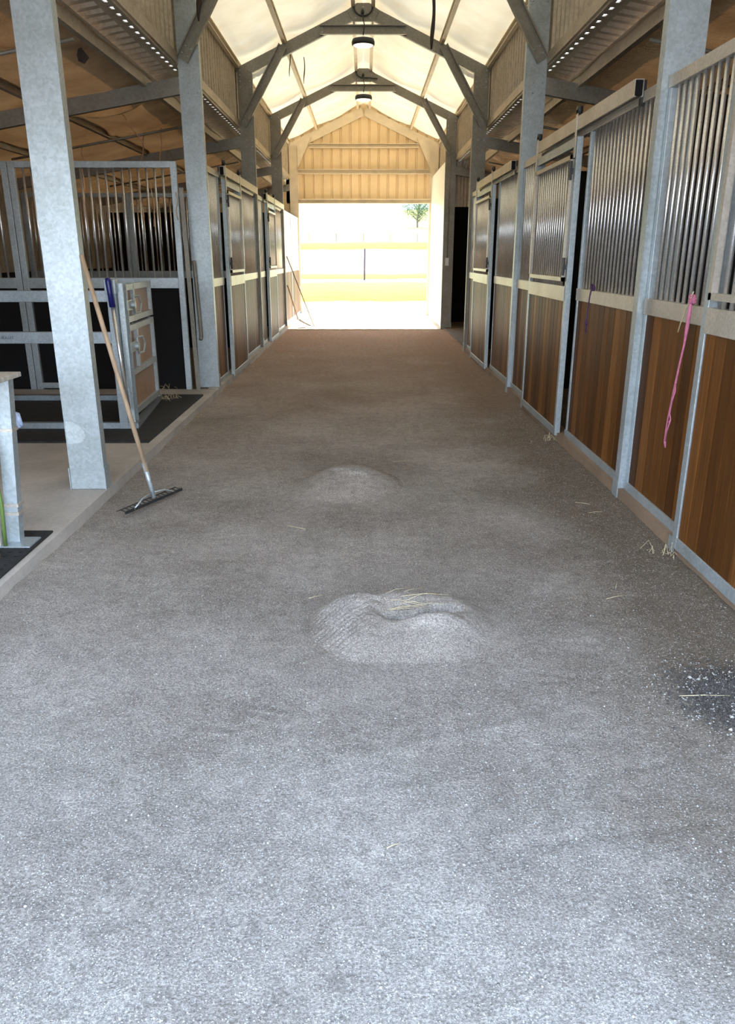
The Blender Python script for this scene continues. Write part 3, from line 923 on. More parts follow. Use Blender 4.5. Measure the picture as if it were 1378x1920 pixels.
for key, y, w in BAYS_L:
    fixed_panel(-1, y + 0.09, y + 1.02, 'narrow barred panel at the near end ' + w)
    sliding_door(-1, y + 1.10, y + 2.45, 'sunlit wood and bar sliding door ' + w)
    fixed_panel(-1, y + 2.56, y + 4.44, 'wide barred panel at the far end ' + w)
    divider_stile(-1, y + 2.48, 'slim guide post ' + w)
    top_rail(-1, y + 0.09, y + 4.44, 'steel head rail ' + w)
    door_track(-1, y + 1.06, y + 4.35, 'overhead door track ' + w)
# the end bay on the wash bay side: stall panels washed out by glare, drawn as white sheets
for k, (a, b) in enumerate(((YF['D'] + 0.1, YF['D'] + 2.2), (YF['D'] + 2.2, 22.94))):
    X = CI + 0.04
    r = thing('washed_out_stall_panel', 'solid sunlit panel ' + ('with tool handles leaning on it' if k == 0 else 'right beside the far doorway'), 'stall front', (-X, a, 0.09), 'washed-out panels by the doorway')
    f = MB()
    for yy in (a, b - 0.05):
        f.box(-X, -X - 0.04, yy, yy + 0.05, 0.09, 2.68)
    f.box(-X, -X - 0.04, a + 0.05, b - 0.05, 0.09, 0.15); f.box(-X, -X - 0.04, a + 0.05, b - 0.05, 2.62, 2.68)
    f.build('frame', M['galv'], r)
    MB().box(-X + 0.006, -X - 0.04, a + 0.05, b - 0.05, 1.29, 1.39).build('mid_rail', M['rail'], r)
    MB().box(-X - 0.01, -X - 0.03, a + 0.05, b - 0.05, 1.39, 2.62).build('washed_out_sheet', M['white_panel'], r)
    m = MB(); planks(m, X + 0.006, X + 0.036, a + 0.05, b - 0.05, 0.15, 1.29, -1); m.build('board_infill', M['boards'], r)

# stall dividers seen behind (dark lined walls with grille above)
def bars_x(root, x0, x1, y, z0, z1, pitch=0.092):
    n = int(round(abs(x1 - x0) / pitch)) - 1
    key = round(z1 - z0, 4)
    for k in range(n):
        x = x0 + (x1 - x0) * (k + 1) / (n + 1)
        if key not in _bar:
            o = MB().tube([(0, 0, 0), (0, 0, z1 - z0)], BAR_R, 12).build('grille_bar', M['bar'], None, True)
            _bar[key] = o
        else:
            o = _bar[key].copy(); COL.objects.link(o)
        o.parent = root
        o.location = Vector((x, y, z0)) - root.location

def divider(xa, xb, y, label, rail):
    root = thing('grille_divider', label, 'divider', (xa, y, KERB), 'grille dividers')
    f = MB()
    f.box(xa, xa - 0.07, y - 0.025, y + 0.025, KERB, 2.68)
    f.box(xb, xb + 0.07, y - 0.025, y + 0.025, KERB, 2.68)
    f.box(xa - 0.07, xb + 0.07, y - 0.025, y + 0.025, 2.61, 2.68)
    f.build('frame', M['galv'], root, bevel=0.003)
    MB().box(xa - 0.07, xb + 0.07, y - 0.03, y + 0.03, 1.29, 1.41).build('mid_rail', M['galv'], root, bevel=0.003)
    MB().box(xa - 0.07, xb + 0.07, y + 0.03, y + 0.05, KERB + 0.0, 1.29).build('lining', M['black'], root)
    if rail:
        MB().box(xa - 1.3, xb + 0.07, y - 0.03, y + 0.01, KERB + 0.02, KERB + 0.085).build('bottom_rail', M['galv'], root)
    bars_x(root, xa - 0.07, xb + 0.07, y, 1.40, 2.62)
    return root
divider(-2.13, -4.05, YF['B'] - 0.13, 'barred divider behind the crush, beside the galvanised column', True)
divider(-4.06, -5.85, YF['B'] - 0.13, 'barred divider behind the crush, at the outer wall', True)
divider(-2.13, -4.05, YF['C'], 'far barred divider seen through the first grille', False)
divider(-4.06, -5.85, YF['C'], 'far barred divider seen through the grille at the outer wall', False)
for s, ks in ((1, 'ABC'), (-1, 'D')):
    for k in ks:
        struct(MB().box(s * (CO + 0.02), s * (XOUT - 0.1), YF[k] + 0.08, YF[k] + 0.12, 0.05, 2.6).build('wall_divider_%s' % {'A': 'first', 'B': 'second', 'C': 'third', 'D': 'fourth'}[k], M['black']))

# ------------------------------------------------------------------ wash bay: mat, crush, bench
tag(MB().box(-5.2, -1.90, 6.62, 9.05, KERB - 0.005, KERB + 0.018).build('rubber_mat', M['rubber'], bevel=0.004), 'black rubber mat under the horse crush', 'mat')
ZS = KERB + 0.02
cr_ = thing('horse_crush', 'silver horse crush with blue handled lever standing on rubber mat', 'crush', (-2.25, 7.15, ZS))
def rhs(m, p0, p1, w=0.06, d=0.06): return m.bar(p0, p1, w, d)
Y1, Y2 = 7.16, 8.66
f = MB()
f.box(-2.30, -2.22, Y1 - 0.04, Y1 + 0.04, ZS, 1.40)          # near upright
f.box(-2.31, -2.21, Y1 - 0.05, Y1 + 0.05, 1.33, 1.46)
f.build('upright', M['galv_shaded'], cr_, bevel=0.004)
for yy in (Y1, Y2):
    MB().box(-5.0, -4.92, yy - 0.04, yy + 0.04, ZS, 1.40).build('upright', M['galv_shaded'], cr_, bevel=0.004)
f = MB(); f.box(-4.95, -2.15, Y1 - 0.03, Y1 + 0.03, ZS + 0.0, ZS + 0.055)
f.add([(-2.19, Y1 - 0.02, ZS), (-2.13, Y1 - 0.02, ZS), (-2.30, Y2, ZS), (-2.36, Y2, ZS), (-2.19, Y1 - 0.02, ZS + 0.05), (-2.13, Y1 - 0.02, ZS + 0.05), (-2.30, Y2, ZS + 0.05), (-2.36, Y2, ZS + 0.05)],
      [(0, 3, 2, 1), (4, 5, 6, 7), (0, 1, 5, 4), (1, 2, 6, 5), (2, 3, 7, 6), (3, 0, 4, 7)])
f.box(-4.95, -2.3, Y2 - 0.03, Y2 + 0.03, ZS, ZS + 0.055)
f.build('base_frame', M['galv_shaded'], cr_)
for z, h in ((1.31, 0.10), (0.945, 0.105)):
    MB().box(-4.95, -2.30, Y1 - 0.03, Y1 + 0.03, z - h / 2, z + h / 2).build('side_rail', M['galv_shaded'], cr_, bevel=0.004)
MB().box(-2.75, -2.55, Y1 - 0.045, Y1 - 0.03, 1.20, 1.26).build('clip', M['white_plastic'], cr_)
MB().box(-2.62, -2.55, Y1 - 0.045, Y1 - 0.03, 0.985, 1.04).build('clip', M['white_plastic'], cr_)
lv = MB().tube([(-2.245, Y1 - 0.075, 1.23), (-2.19, Y1 - 0.07, 0.28)], 0.017, 10).build('lever', M['bar'], cr_, True)
MB().tube([(-2.262, Y1 - 0.076, 1.47), (-2.260, Y1 - 0.076, 1.44), (-2.255, Y1 - 0.076, 1.35), (-2.243, Y1 - 0.075, 1.22)], [0.022, 0.027, 0.024, 0.029], 12).build('grip', M['blue_grip'], lv, True)
# stencilled letters on the lower rail
tx = bpy.data.curves.new('rail_lettering', 'FONT'); tx.body = 'A BULLET'; tx.size = 0.034; tx.extrude = 0.0005
tmp = bpy.data.objects.new('rail_lettering_source', tx); COL.objects.link(tmp)
lm = bpy.data.meshes.new_from_object(tmp.evaluated_get(bpy.context.evaluated_depsgraph_get()))
bpy.data.objects.remove(tmp)
to = bpy.data.objects.new('rail_lettering', lm); COL.objects.link(to)
to.data.materials.clear(); to.data.materials.append(M['dark_steel']); to.parent = cr_
to.rotation_euler = (PI / 2, 0, 0); to.location = Vector((-3.335, Y1 - 0.032, 0.935)) - cr_.location
# gate: framed in two leaves, hung off the near upright and swung back beside the aisle
P0, P1 = Vector((-2.20, 7.29, 0)), Vector((-2.27, 8.43, 0))
dg = (P1 - P0).normalized(); ng = Vector((dg.y, -dg.x, 0))
def gpt(u, z, o=0): return P0 + dg * u + ng * o + Vector((0, 0, z))
WG = (P1 - P0).length
def gbar(m, u0, z0, u1, z1, w=0.055, d=0.045): return m.bar(gpt(u0, z0), gpt(u1, z1), w, d, ng)
for (z0, z1, mids, lab) in ((1.06, 1.41, [], 'upper'), (0.20, 1.04, [0.60], 'lower')):
    lf = MB()
    for u in (0.03, WG - 0.03): gbar(lf, u, z0, u, z1)
    for z in [z0 + 0.03, z1 - 0.03] + mids: gbar(lf, 0.03, z, WG - 0.03, z)
    gbar(lf, 0.34, max(z0, 0.6), 0.34, z1)
    leaf = lf.build('gate_leaf', M['galv'], cr_)
    MB().bar(gpt(0.03, (z0 + z1) / 2, -0.015), gpt(WG - 0.03, (z0 + z1) / 2, -0.015), 0.012, z1 - z0 - 0.06, (0, 0, 1)).build('leaf_panel', M['plywood'], leaf)
    zl = 1.22 if lab == 'upper' else 0.84
    la = MB()
    la.bar(gpt(-0.04, zl, 0.03), gpt(0.22, zl, 0.03), 0.012, 0.09, (0, 0, 1))
    la.tube([gpt(0.22, zl + 0.07, 0.04), gpt(0.36, zl + 0.07, 0.06), gpt(0.40, zl, 0.07), gpt(0.36, zl - 0.08, 0.06), gpt(0.24, zl - 0.08, 0.04), gpt(0.2, zl, 0.04), gpt(0.22, zl + 0.07, 0.04)], 0.011, 8)
    la.tube([gpt(0.15, zl, 0.02), gpt(0.15, zl, 0.07)], 0.035, 10)
    la.build('gate_latch', M['galv'], leaf)
gp = MB().csec((-2.215, Y1 + 0.075, ZS), (-2.215, Y1 + 0.075, 1.42), (0, 1, 0), (1, 0, 0), 0.12, 0.05, 0.015, 0.005)
gp.build('gate_post', M['galv'], cr_)

# bench with a pale top at the aisle edge, front
bn = thing('workbench', 'pale topped bench on a galvanised leg at the wash bay kerb', 'bench', (-2.0, 4.1, KERB))
MB().box(-3.0, -1.84, 3.5, 4.16, 1.035, 1.06).build('bench_top', M['grey_timber'], bn, bevel=0.004)
MB().csec((-1.995, 4.10, KERB + 0.02), (-1.925, 4.10, 1.035), (1, 0, 0), (0, 1, 0), 0.075, 0.06, 0.015, 0.005).build('leg', M['galv'], bn)
MB().box(-2.10, -1.87, 4.02, 4.18, KERB + 0.0125, KERB + 0.02).build('base_plate', M['galv'], bn)
for z in (0.26, 0.31, 0.74):
    MB().box(-2.045 + 0.07 * z, -1.955 + 0.07 * z, 4.092, 4.168, z, z + 0.018).build('strap', M['rail'], bn)
MB().bar((-2.075, 4.05, KERB + 0.014), (-2.02, 4.05, 1.03), 0.07, 0.03, (0, 1, 0)).build('timber_leg', M['grey_timber'], bn)
o = MB().tube([(-2.012 + 0.0, 4.035, KERB + 0.01), (-1.99, 4.02, 0.35), (-2.01, 4.03, 0.62), (-2.03, 4.02, 0.85), (-2.2, 3.9, 1.0)], 0.011, 8).build('garden_hose', M['green_hose'], smooth=True)
tag(o, 'green hose running down the bench leg', 'hose')
# perforated mat under the bench
def perforated():
    m = MB()
    p, r, zt, zb = 0.062, 0.014, KERB + 0.012, KERB + 0.001
    x = -1.845
    nx, ny = 18, 30
    for i in range(nx):
        for j in range(ny):
            cx_, cy_ = -1.86 - p * (i + 0.5), 4.30 - p * (j + 0.5)
            sq = [(cx_ + p / 2 * a, cy_ + p / 2 * b) for a, b in ((-1, -1), (0, -1), (1, -1), (1, 0), (1, 1), (0, 1), (-1, 1), (-1, 0))]
            ci = [(cx_ + r * math.cos(PI * 1.25 + PI / 4 * k), cy_ + r * math.sin(PI * 1.25 + PI / 4 * k)) for k in range(8)]
            vs = [(a, b, zt) for a, b in sq] + [(a, b, zt) for a, b in ci] + [(a, b, zb) for a, b in ci]
            fs = [(k, (k + 1) % 8, 8 + (k + 1) % 8, 8 + k) for k in range(8)] + [(8 + k, 8 + (k + 1) % 8, 16 + (k + 1) % 8, 16 + k) for k in range(8)]
            m.add(vs, fs)
    w = -1.86 - p * nx
    m.box(-1.86, -1.852, 4.30 - p * ny, 4.31, zb, zt); m.box(w, -1.86, 4.30, 4.31, zb, zt)
    return m.build('drainage_mat', M['rubber'], recalc=False)
tag(perforated(), 'grey black rubber mat with round drain holes under the bench', 'mat')
ZMAT = KERB + 0.013
o = MB().tube([(-2.32, 3.84, ZMAT + 0.015), (-2.10, 3.86, ZMAT + 0.016), (-2.02, 3.86, ZMAT + 0.016), (-1.97, 3.86, ZMAT + 0.018)], [0.012, 0.013, 0.018, 0.022], 8).build('wooden_stick', M['handle_wood'], smooth=True)
tag(o, 'short pale wooden stick lying on the drain mat', 'stick')
pts = [(-2.01 + 0.085 * math.cos(a) - 0.06, 3.66 + 0.075 * math.sin(a), ZMAT + 0.008) for a in np.linspace(-2.2, 2.4, 24)]
o = MB().tube(pts, 0.007, 8).build('white_cable', M['white_plastic'], smooth=True)
tag(o, 'loop of white cable lying on the drain mat', 'cable')
o = MB().box(-2.2, -2.03, 3.72, 3.80, ZMAT, ZMAT + 0.03).build('scraper_block', M['galv'], bevel=0.01)
tag(o, 'small grey metal block on the drain mat beside the stick', 'block')
cl_ = MB()
for k in range(9):
    a = k / 8
    cl_.tube([(-1.99 + 0.02 * a, 4.18, 0.86 - 0.02 * a), (-1.955 + 0.01 * math.sin(k), 4.2 + 0.008 * k, 0.80), (-1.95 + 0.03 * a, 4.2 + 0.006 * k, 0.745 + 0.02 * math.sin(2 * k))], [0.012, 0.02, 0.012], 8)
o = cl_.build('cloth', M['blue_cloth'], smooth=True)
tag(o, 'crumpled blue and white cloth tucked behind the bench leg', 'cloth')

# ------------------------------------------------------------------ rake leaning on the first column
rk = thing('garden_rake', 'steel rake with wooden handle leaning on the first column', 'rake', (-1.45, 5.09, 0.02))
hd = MB().tube([(-1.795, 5.16, 1.66), (-1.62, 5.125, 0.85), (-1.49, 5.10, 0.24)], [0.015, 0.016, 0.016], 12).build('handle', M['handle_wood'], rk, True)
MB().tube([(-1.505, 5.105, 0.30), (-1.455, 5.095, 0.05)], [0.019, 0.014], 12).build('ferrule', M['galv'], rk, True)
H0, H1 = Vector((-1.575, 4.82, 0.03)), Vector((-1.325, 5.37, 0.03))
hm = MB(); hm.bar(H0, H1, 0.010, 0.018)
hm.build('head_bar', M['dark_steel'], rk)
for e in (0.14, 0.86):
    bw = MB()
    e_ = H0.lerp(H1, e)
    bw.tube([(-1.462, 5.095, 0.09), tuple(Vector((-1.462, 5.095, 0.09)).lerp(e_, 0.55) + Vector((0.0, 0.0, 0.02))), tuple(e_)], 0.006, 6)
    bw.build('bow', M['galv'], rk, True)
dh = (H1 - H0).normalized(); nh = Vector((-dh.y, dh.x, 0))
tines = None
for k in range(15):
    p = H0.lerp(H1, (k + 0.3) / 14.6)
    if tines is None:
        t0 = MB().tube([(0, 0, 0.0), tuple(nh * 0.05 + Vector((0, 0, 0.012))), tuple(nh * 0.085 + Vector((0, 0, -0.004)))], [0.005, 0.0045, 0.003], 6).build('tine', M['dark_steel'], None, True)
        tines = t0
    else:
        t0 = tines.copy(); COL.objects.link(t0)
    t0.parent = rk; t0.location = p - rk.location

# tools leaning in the sunlit end bay
o = MB().tube([(-1.80, 18.75, 1.66), (-1.22, 19.15, 0.03)], 0.013, 10).build('tool_handle', M['handle_wood'], smooth=True)
tag(o, 'long thin tool handle leaning by the sunlit end bay', 'handle')
sh = thing('shovel', 'short handled shovel leaning below the long handle', 'shovel', (-1.55, 19.1, 0.02))
MB().tube([(-1.81, 18.8, 1.0), (-1.79, 18.82, 0.96), (-1.60, 19.06, 0.20)], 0.016, 10).build('handle', M['handle_wood'], sh, True)
bl = MB()
n0 = len(bl.v)
rows = []
for k in range(7):
    t = k / 6
    c = Vector((-1.60 + 0.28 * t, 19.06 + 0.16 * t, 0.20 - 0.17 * t ** 0.8))
    w = 0.11 * (1 - 0.55 * max(0, t - 0.5) * 2)
    rows.append([c + Vector((0.5, -0.86, 0)) * (w * q) + Vector((0, 0, 0.02 * q * q)) for q in (-1, -0.5, 0, 0.5, 1)])
V = [tuple(p) for r in rows for p in r] + [tuple(p + Vector((0.0, 0, -0.006))) for r in rows for p in r]
F = []
for base in (0, 35):
    for i in range(6):
        for j in range(4):
            F.append((base + i * 5 + j, base + i * 5 + j + 1, base + (i + 1) * 5 + j + 1, base + (i + 1) * 5 + j))
bl.add(V, F); bl.build('blade', M['dark_steel'], sh, True)

# steel offcuts leaning on the second column
o = MB().extrude([(0, 0), (0.05, 0), (0.05, 0.005), (0.005, 0.005), (0.005, 0.05), (0, 0.05)], (-2.055, 9.40, KERB + 0.005), (-2.11, 9.475, 2.40), (1, 0, 0), (0, 1, 0)).build('steel_angle', M['galv_frame'])
tag(o, 'tall steel angle leaning against the second column beside the crush', 'steel angle')
o = MB().tube([(-2.0, 9.55, 0.68), (-1.995, 9.58, 0.72), (-2.02, 9.58, 1.55), (-2.025, 9.57, 1.6)], 0.022, 10).build('grab_bar', M['galv_frame'], smooth=True)
o.data.transform(__import__('mathutils').Matrix.Translation((0, 0, 0)))
o.location = (0, 0.035, 0)
tag(o, 'dark grey vertical grab bar on the face of the second column', 'grab bar')

# switch box with conduit on the column past the stalls
cb = thing('conduit_switch', 'thin conduit with small white switch box on the rope side column', 'switch', (CI + 0.10, YF['D'] - 0.01, 1.55))
MB().tube([(CI + 0.10, YF['D'] - 0.012, 4.0), (CI + 0.10, YF['D'] - 0.012, 1.62)], 0.011, 8).build('conduit', M['galv_frame'], cb, True)
MB().box(CI + 0.06, CI + 0.14, YF['D'] - 0.05, YF['D'] - 0.003, 1.45, 1.62).build('switch_box', M['white_plastic'], cb, bevel=0.006)

# ------------------------------------------------------------------ ropes and twines
XR = CI + 0.035
def knot(m, c, r, n=3, sd_=1):
    rr = random.Random(sd_)
    for k in range(n):
        pts = []
        a0 = rr.random() * 6
        for i in range(9):
            a = a0 + 2 * PI * i / 8
            pts.append((c[0] - 0.012 + rr.uniform(-0.008, 0.008), c[1] + r * math.cos(a), c[2] + r * 0.6 * math.sin(a + k)))
        m.tube(pts, 0.006, 6)
pr = thing('pink_rope', 'long frayed pink rope tied to the stall bars', 'rope', (XR, 4.32, 1.40))
m = MB(); knot(m, (XR - 0.03, 4.32, 1.43), 0.035, 5, 3); m.build('knot', M['pink_twine'], pr, True)
Xr = XR - 0.045
m = MB().tube([(Xr, 4.325, 1.43), (Xr, 4.33, 1.36), (Xr, 4.335, 1.28), (Xr, 4.345, 1.18), (Xr, 4.375, 1.06), (Xr, 4.395, 0.96), (Xr, 4.42, 0.86), (Xr, 4.44, 0.76), (Xr, 4.45, 0.66), (Xr, 4.44, 0.60), (Xr, 4.425, 0.57)], [0.008, 0.011, 0.011, 0.006, 0.006, 0.007, 0.005, 0.005, 0.005, 0.008, 0.004], 8)
m.tube([(Xr, 4.395, 0.96), (Xr - 0.01, 4.36, 0.92), (Xr - 0.01, 4.39, 0.85), (Xr - 0.01, 4.40, 0.78), (Xr - 0.01, 4.375, 0.75), (Xr - 0.01, 4.41, 0.67), (Xr, 4.44, 0.60)], 0.004, 6)
m.tube([(Xr - 0.01, 4.375, 0.75), (Xr - 0.015, 4.40, 0.725)], 0.003, 5)
m.build('rope_tail', M['pink_twine'], pr, True)
MB().tube([(Xr, 4.31, 1.47), (Xr, 4.345, 1.41), (Xr, 4.38, 1.385), (Xr, 4.43, 1.30), (Xr, 4.455, 1.24)], 0.004, 5).build('straw_strand', M['straw'], pr, True)
pp = thing('purple_rope', 'short dark purple rope tied to the stall bars', 'rope', (XR, 6.25, 1.40))
m = MB(); knot(m, (XR - 0.03, 6.23, 1.42), 0.035, 4, 9); m.build('knot', M['purple_twine'], pp, True)
m = MB(); knot(m, (XR - 0.035, 6.33, 1.14), 0.018, 2, 5); m.build('knot', M['purple_twine'], pp, True)
MB().tube([(Xr, 6.25, 1.42), (Xr, 6.29, 1.36), (Xr, 6.32, 1.22), (Xr, 6.33, 1.14), (Xr, 6.32, 1.06)], [0.006, 0.006, 0.005, 0.008, 0.006], 6).build('rope_tail', M['purple_twine'], pp, True)

def strand(pts, r, mat, name, label, cat, group=None):
    o = MB().tube(pts, r, 6).build(name, mat, smooth=True)
    return tag(o, label, cat, group)
yb = YF['B'] - 0.45
# loose strands dangling from the low foil lining over the crush
for k, (x, y, z0, z1, dx, lab) in enumerate(((-4.14, 12.3, 3.24, 2.93, 0.03, 'short frayed strand dangling over the grille by the first column'), (-3.115, 10.92, 3.41, 2.98, 0.30, 'slanting long strand dangling from the foil over the crush'),
                                (-3.156, 12.24, 3.40, 2.95, -0.10, 'thin strand dangling over the grille, middle of three'), (-2.92, 12.27, 3.44, 2.98, -0.06, 'thin strand dangling beside the second column'))):
    pts = [(x + dx * q + 0.012 * math.sin(9 * q + k), y, z0 + (z1 - z0) * q) for q in np.linspace(0, 1, 9)]
    strand(pts, 0.008, M['orange_twine'], 'hanging_strand', lab, 'strand', 'strands dangling over the wash bay')
for k, (x, z0, z1) in enumerate(((-3.20, 2.60, 1.95), (-2.55, 2.5, 2.02), (-2.42, 2.45, 1.98), (-2.15, 2.35, 2.05))):
    pts = [(x + 0.012 * math.sin(7 * t + 2 * k), YF['B'] - 0.165, z0 + (z1 - z0) * t) for t in np.linspace(0, 1, 8)]
    strand(pts, 0.005, M['orange_twine'], 'baling_twine', ('long orange twine tied down the grille near the rake column', 'frayed orange twine tied mid grille', 'paler orange twine tied mid grille', 'short orange twine tied by the grille end post')[k], 'twine', 'twines tied on the grille')
# torn strips hanging from the upper blanket
def torn_strip(x, y, z0, z1, w, label):
    m = MB()
    n = 9
    V = []
    for i in range(n):
        t = i / (n - 1)
        ww = w * (0.25 + 0.75 * math.sin(PI * min(1, t * 0.8 + 0.15))) * (1 + 0.25 * math.sin(7 * t + x * 9))
        c = x + 0.012 * math.sin(5 * t)
        V += [(c - ww / 2, y, z0 + (z1 - z0) * t), (c, y - 0.006, z0 + (z1 - z0) * t), (c + ww / 2, y + 0.008 * math.sin(4 * t), z0 + (z1 - z0) * t)]
    F = []
    for i in range(n - 1):
        for j in range(2):
            F.append((i * 3 + j, i * 3 + j + 1, (i + 1) * 3 + j + 1, (i + 1) * 3 + j))
    m.add(V, F)
    o = m.build('torn_strip', M['torn'], smooth=True, recalc=False)
    md = o.modifiers.new('thick', 'SOLIDIFY'); md.thickness = 0.003
    return tag(o, label, 'torn strip', 'torn lining strips')
torn_strip(0.955, 12.0, 5.02, 4.36, 0.055, 'long dark torn strip hanging from the upper blanket')
torn_strip(-1.70, 9.2, 4.42, 3.98, 0.05, 'short dark torn strip hanging beside a knee brace')
torn_strip(-1.24, 14.6, 5.0, 4.54, 0.014, 'thin dark thread strip hanging beyond the larger lamp frame')
torn_strip(-1.07, 15.6, 5.05, 4.62, 0.016, 'thin dark thread strip hanging between the lamps')
# torn flap in the low foil
fl_ = MB()
fz, fyy = 3.36, 8.1
V = [(-2.63, fyy, fz + 0.16), (-2.66, fyy, fz + 0.07), (-2.65, fyy, fz + 0.02), (-2.60, fyy, fz), (-2.55, fyy, fz + 0.05), (-2.59, fyy, fz + 0.10)]
fl_.add(V + [(a, b + 0.01, c) for a, b, c in V], [(0, 1, 2, 3, 4, 5), (11, 10, 9, 8, 7, 6)] + [(i, (i + 1) % 6, 6 + (i + 1) % 6, 6 + i) for i in range(6)])
tag(fl_.build('torn_flap', M['torn']), 'dark drop shaped torn flap hanging from the low foil', 'torn flap')

# ------------------------------------------------------------------ mounds, straw, gravel
MZ = {}
def mound(name, cx, cy, rx, ry, zf, label):
    MZ[cy] = lambda x, y: float((hfloor(np.array([x]), np.array([y])) - 0.005 + zf(np.array([(x - cx) / rx]), np.array([(y - cy) / ry]), np.array([x]), np.array([y])))[0])
    n = 190
    u = np.linspace(-1.25, 1.25, n)
    X, Y = np.meshgrid(cx + u * rx, cy + u * ry)
    U, V_ = np.meshgrid(u, u)
    Z = hfloor(X, Y) - 0.005 + zf(U, V_, X, Y)
    V = np.stack([X.ravel(), Y.ravel(), Z.ravel()], 1)
    i, j = np.meshgrid(np.arange(n - 1), np.arange(n - 1))
    a = (j * n + i).ravel()
    o = array_mesh(name, V, np.stack([a, a + 1, a + n + 1, a + n], 1), M['grit'])
    return tag(o, label, 'dirt mound', 'raked dirt mounds')
def z1(u, v, X, Y):
    up = np.sign(u - 0.2) * np.clip(np.abs(u - 0.2) - 0.35, 0, 9) / 0.75
    vp = np.where(v > 0.35, (v - 0.35) / 0.55, np.clip(0.35 - v - 0.1, 0, 9) / 1.25)
    r2 = up * up + vp * vp
    b = np.clip(1 - r2, 0, 1) ** 1.5
    z = 0.110 * b * (1 + 0.25 * fbm(X * 6, Y * 6, 3))
    hollow = np.exp(-((u - 0.42) / 0.40) ** 4 - ((v - 0.02 + 0.10 * np.sin(u * 5 + 0.5)) / 0.085) ** 2)
    bowl = np.exp(-((u - 0.25) / 0.42) ** 2 - ((v - 0.12) / 0.20) ** 2)
    lip = np.exp(-((u - 0.52) / 0.32) ** 2 - ((v + 0.20) / 0.13) ** 2)
    z = z - 0.085 * hollow * b - 0.030 * bowl * b + 0.030 * lip
    rake = np.sin((X * 0.75 - Y * 0.9) * 190) * np.clip(-(u + 0.15) * 2.5, 0, 1) * b
    return z + 0.013 * rake + 0.012 * fbm(X * 34, Y * 34, 2) * b
mound('dirt_mound', 0.11, 3.22, 0.42, 0.36, z1, 'large raked dirt heap with a hollow and straw on top')
def z2(u, v, X, Y):
    r = np.sqrt(u * u + (v * 0.95 - 0.05) ** 2)
    b = np.clip(1 - (r / 1.15) ** 2, 0, 1) ** 1.4
    z = 0.115 * b * (1 + 0.55 * v)
    arc = v - 0.10 - 0.10 * (u - 0.05) ** 2 * 4 + 0.10 * u
    slit = np.exp(-((u - 0.02) / 0.36) ** 4 - (arc / 0.055) ** 2)
    lip = np.exp(-((u - 0.02) / 0.34) ** 4 - ((arc + 0.115) / 0.06) ** 2)
    return z - 0.10 * slit + 0.022 * lip + 0.007 * fbm(X * 26, Y * 26, 2) * b
mound('dirt_mound', -0.08, 5.55, 0.36, 0.42, z2, 'smaller low round dirt heap further down the aisle past the rake')

rs = random.Random(11)
def hz(x, y): return float(hfloor(np.array([x]), np.array([y]))[0])
for k in range(9):
    x, y = rs.uniform(0.16, 0.44), rs.uniform(3.26, 3.42)
    a = rs.uniform(-0.6, 0.9); L = rs.uniform(0.06, 0.15)
    zc = MZ[3.22](x, y) + 0.004
    o = MB().tube([(x - L * math.cos(a), y - L * 0.6 * math.sin(a), zc - 0.004), (x, y, zc + rs.uniform(0, 0.015)), (x + L * math.cos(a), y + L * 0.6 * math.sin(a), zc - 0.006)], 0.0015, 5).build('straw_stalk', M['straw'], smooth=True)
    tag(o, 'thin pale straw stalk lying on the large dirt heap', 'straw', 'straw on the large heap')
for k, (x, y, L, a) in enumerate(((1.36, 2.62, 0.10, 0.0), (1.30, 3.55, 0.06, 0.4), (1.35, 3.70, 0.05, 1.2), (1.58, 4.9, 0.05, 0.2), (1.55, 5.1, 0.05, -0.4), (-0.23, 3.55, 0.04, 0.5), (0.10, 1.82, 0.02, 0.5), (0.32, 6.3, 0.06, 0.2), (-0.42, 4.6, 0.07, -0.5), (-1.2, 8.2, 0.06, 0.2))):
    z = hz(x, y) + 0.006
    o = MB().tube([(x - L * math.cos(a), y - L * math.sin(a), z), (x, y, z + 0.003), (x + L * math.cos(a), y + L * math.sin(a), z)], 0.002, 5).build('straw_stalk', M['straw'], smooth=True)
    tag(o, ('single long pale straw at the edge of the dark gravel', 'bent straw on the bare floor by the pink rope', 'short straw on the floor near the pink rope', 'straw by the foot of the rope side first column', 'thin straw before the rope side first column', 'short straw floor speck behind the large heap', 'curled straw speck on the entry floor', 'short straw beyond the smaller heap', 'long faint straw between the two heaps', 'straw beside the wash bay kerb')[k], 'straw')
# tufts of straw caught at post feet and the gate foot
def tuft(x, y, z, n, label, sp=0.07):
    m = MB()
    for k in range(n):
        a, L = rs.uniform(0, 2 * PI), rs.uniform(0.03, 0.09)
        x0, y0 = x + rs.gauss(0, sp * 0.4), y + rs.gauss(0, sp * 0.5)
        m.tube([(x0, y0, z), (x0 + L * 0.5 * math.cos(a), y0 + L * 0.5 * math.sin(a), z + rs.uniform(0.01, 0.07)), (x0 + L * math.cos(a), y0 + L * math.sin(a), z + rs.uniform(0.0, 0.03))], 0.0016, 4)
    o = m.build('straw_tuft', M['straw'])
    return tag(o, label, 'straw', None, 'stuff')
tuft(1.76, 4.08, 0.02, 14, 'tuft of straw caught under the pink rope panel foot')
tuft(1.76, 7.02, 0.02, 10, 'tuft of straw under the purple rope stall door')
tuft(-2.25, 8.72, KERB + 0.02, 30, 'tuft of straw at the foot of the crush gate', 0.12)
tuft(-1.78, 8.1, 0.01, 9, 'tuft of straw along the wash bay kerb')
tuft(-2.55, 9.42, KERB + 0.01, 36, 'straw along the threshold under the grille divider', 0.5)

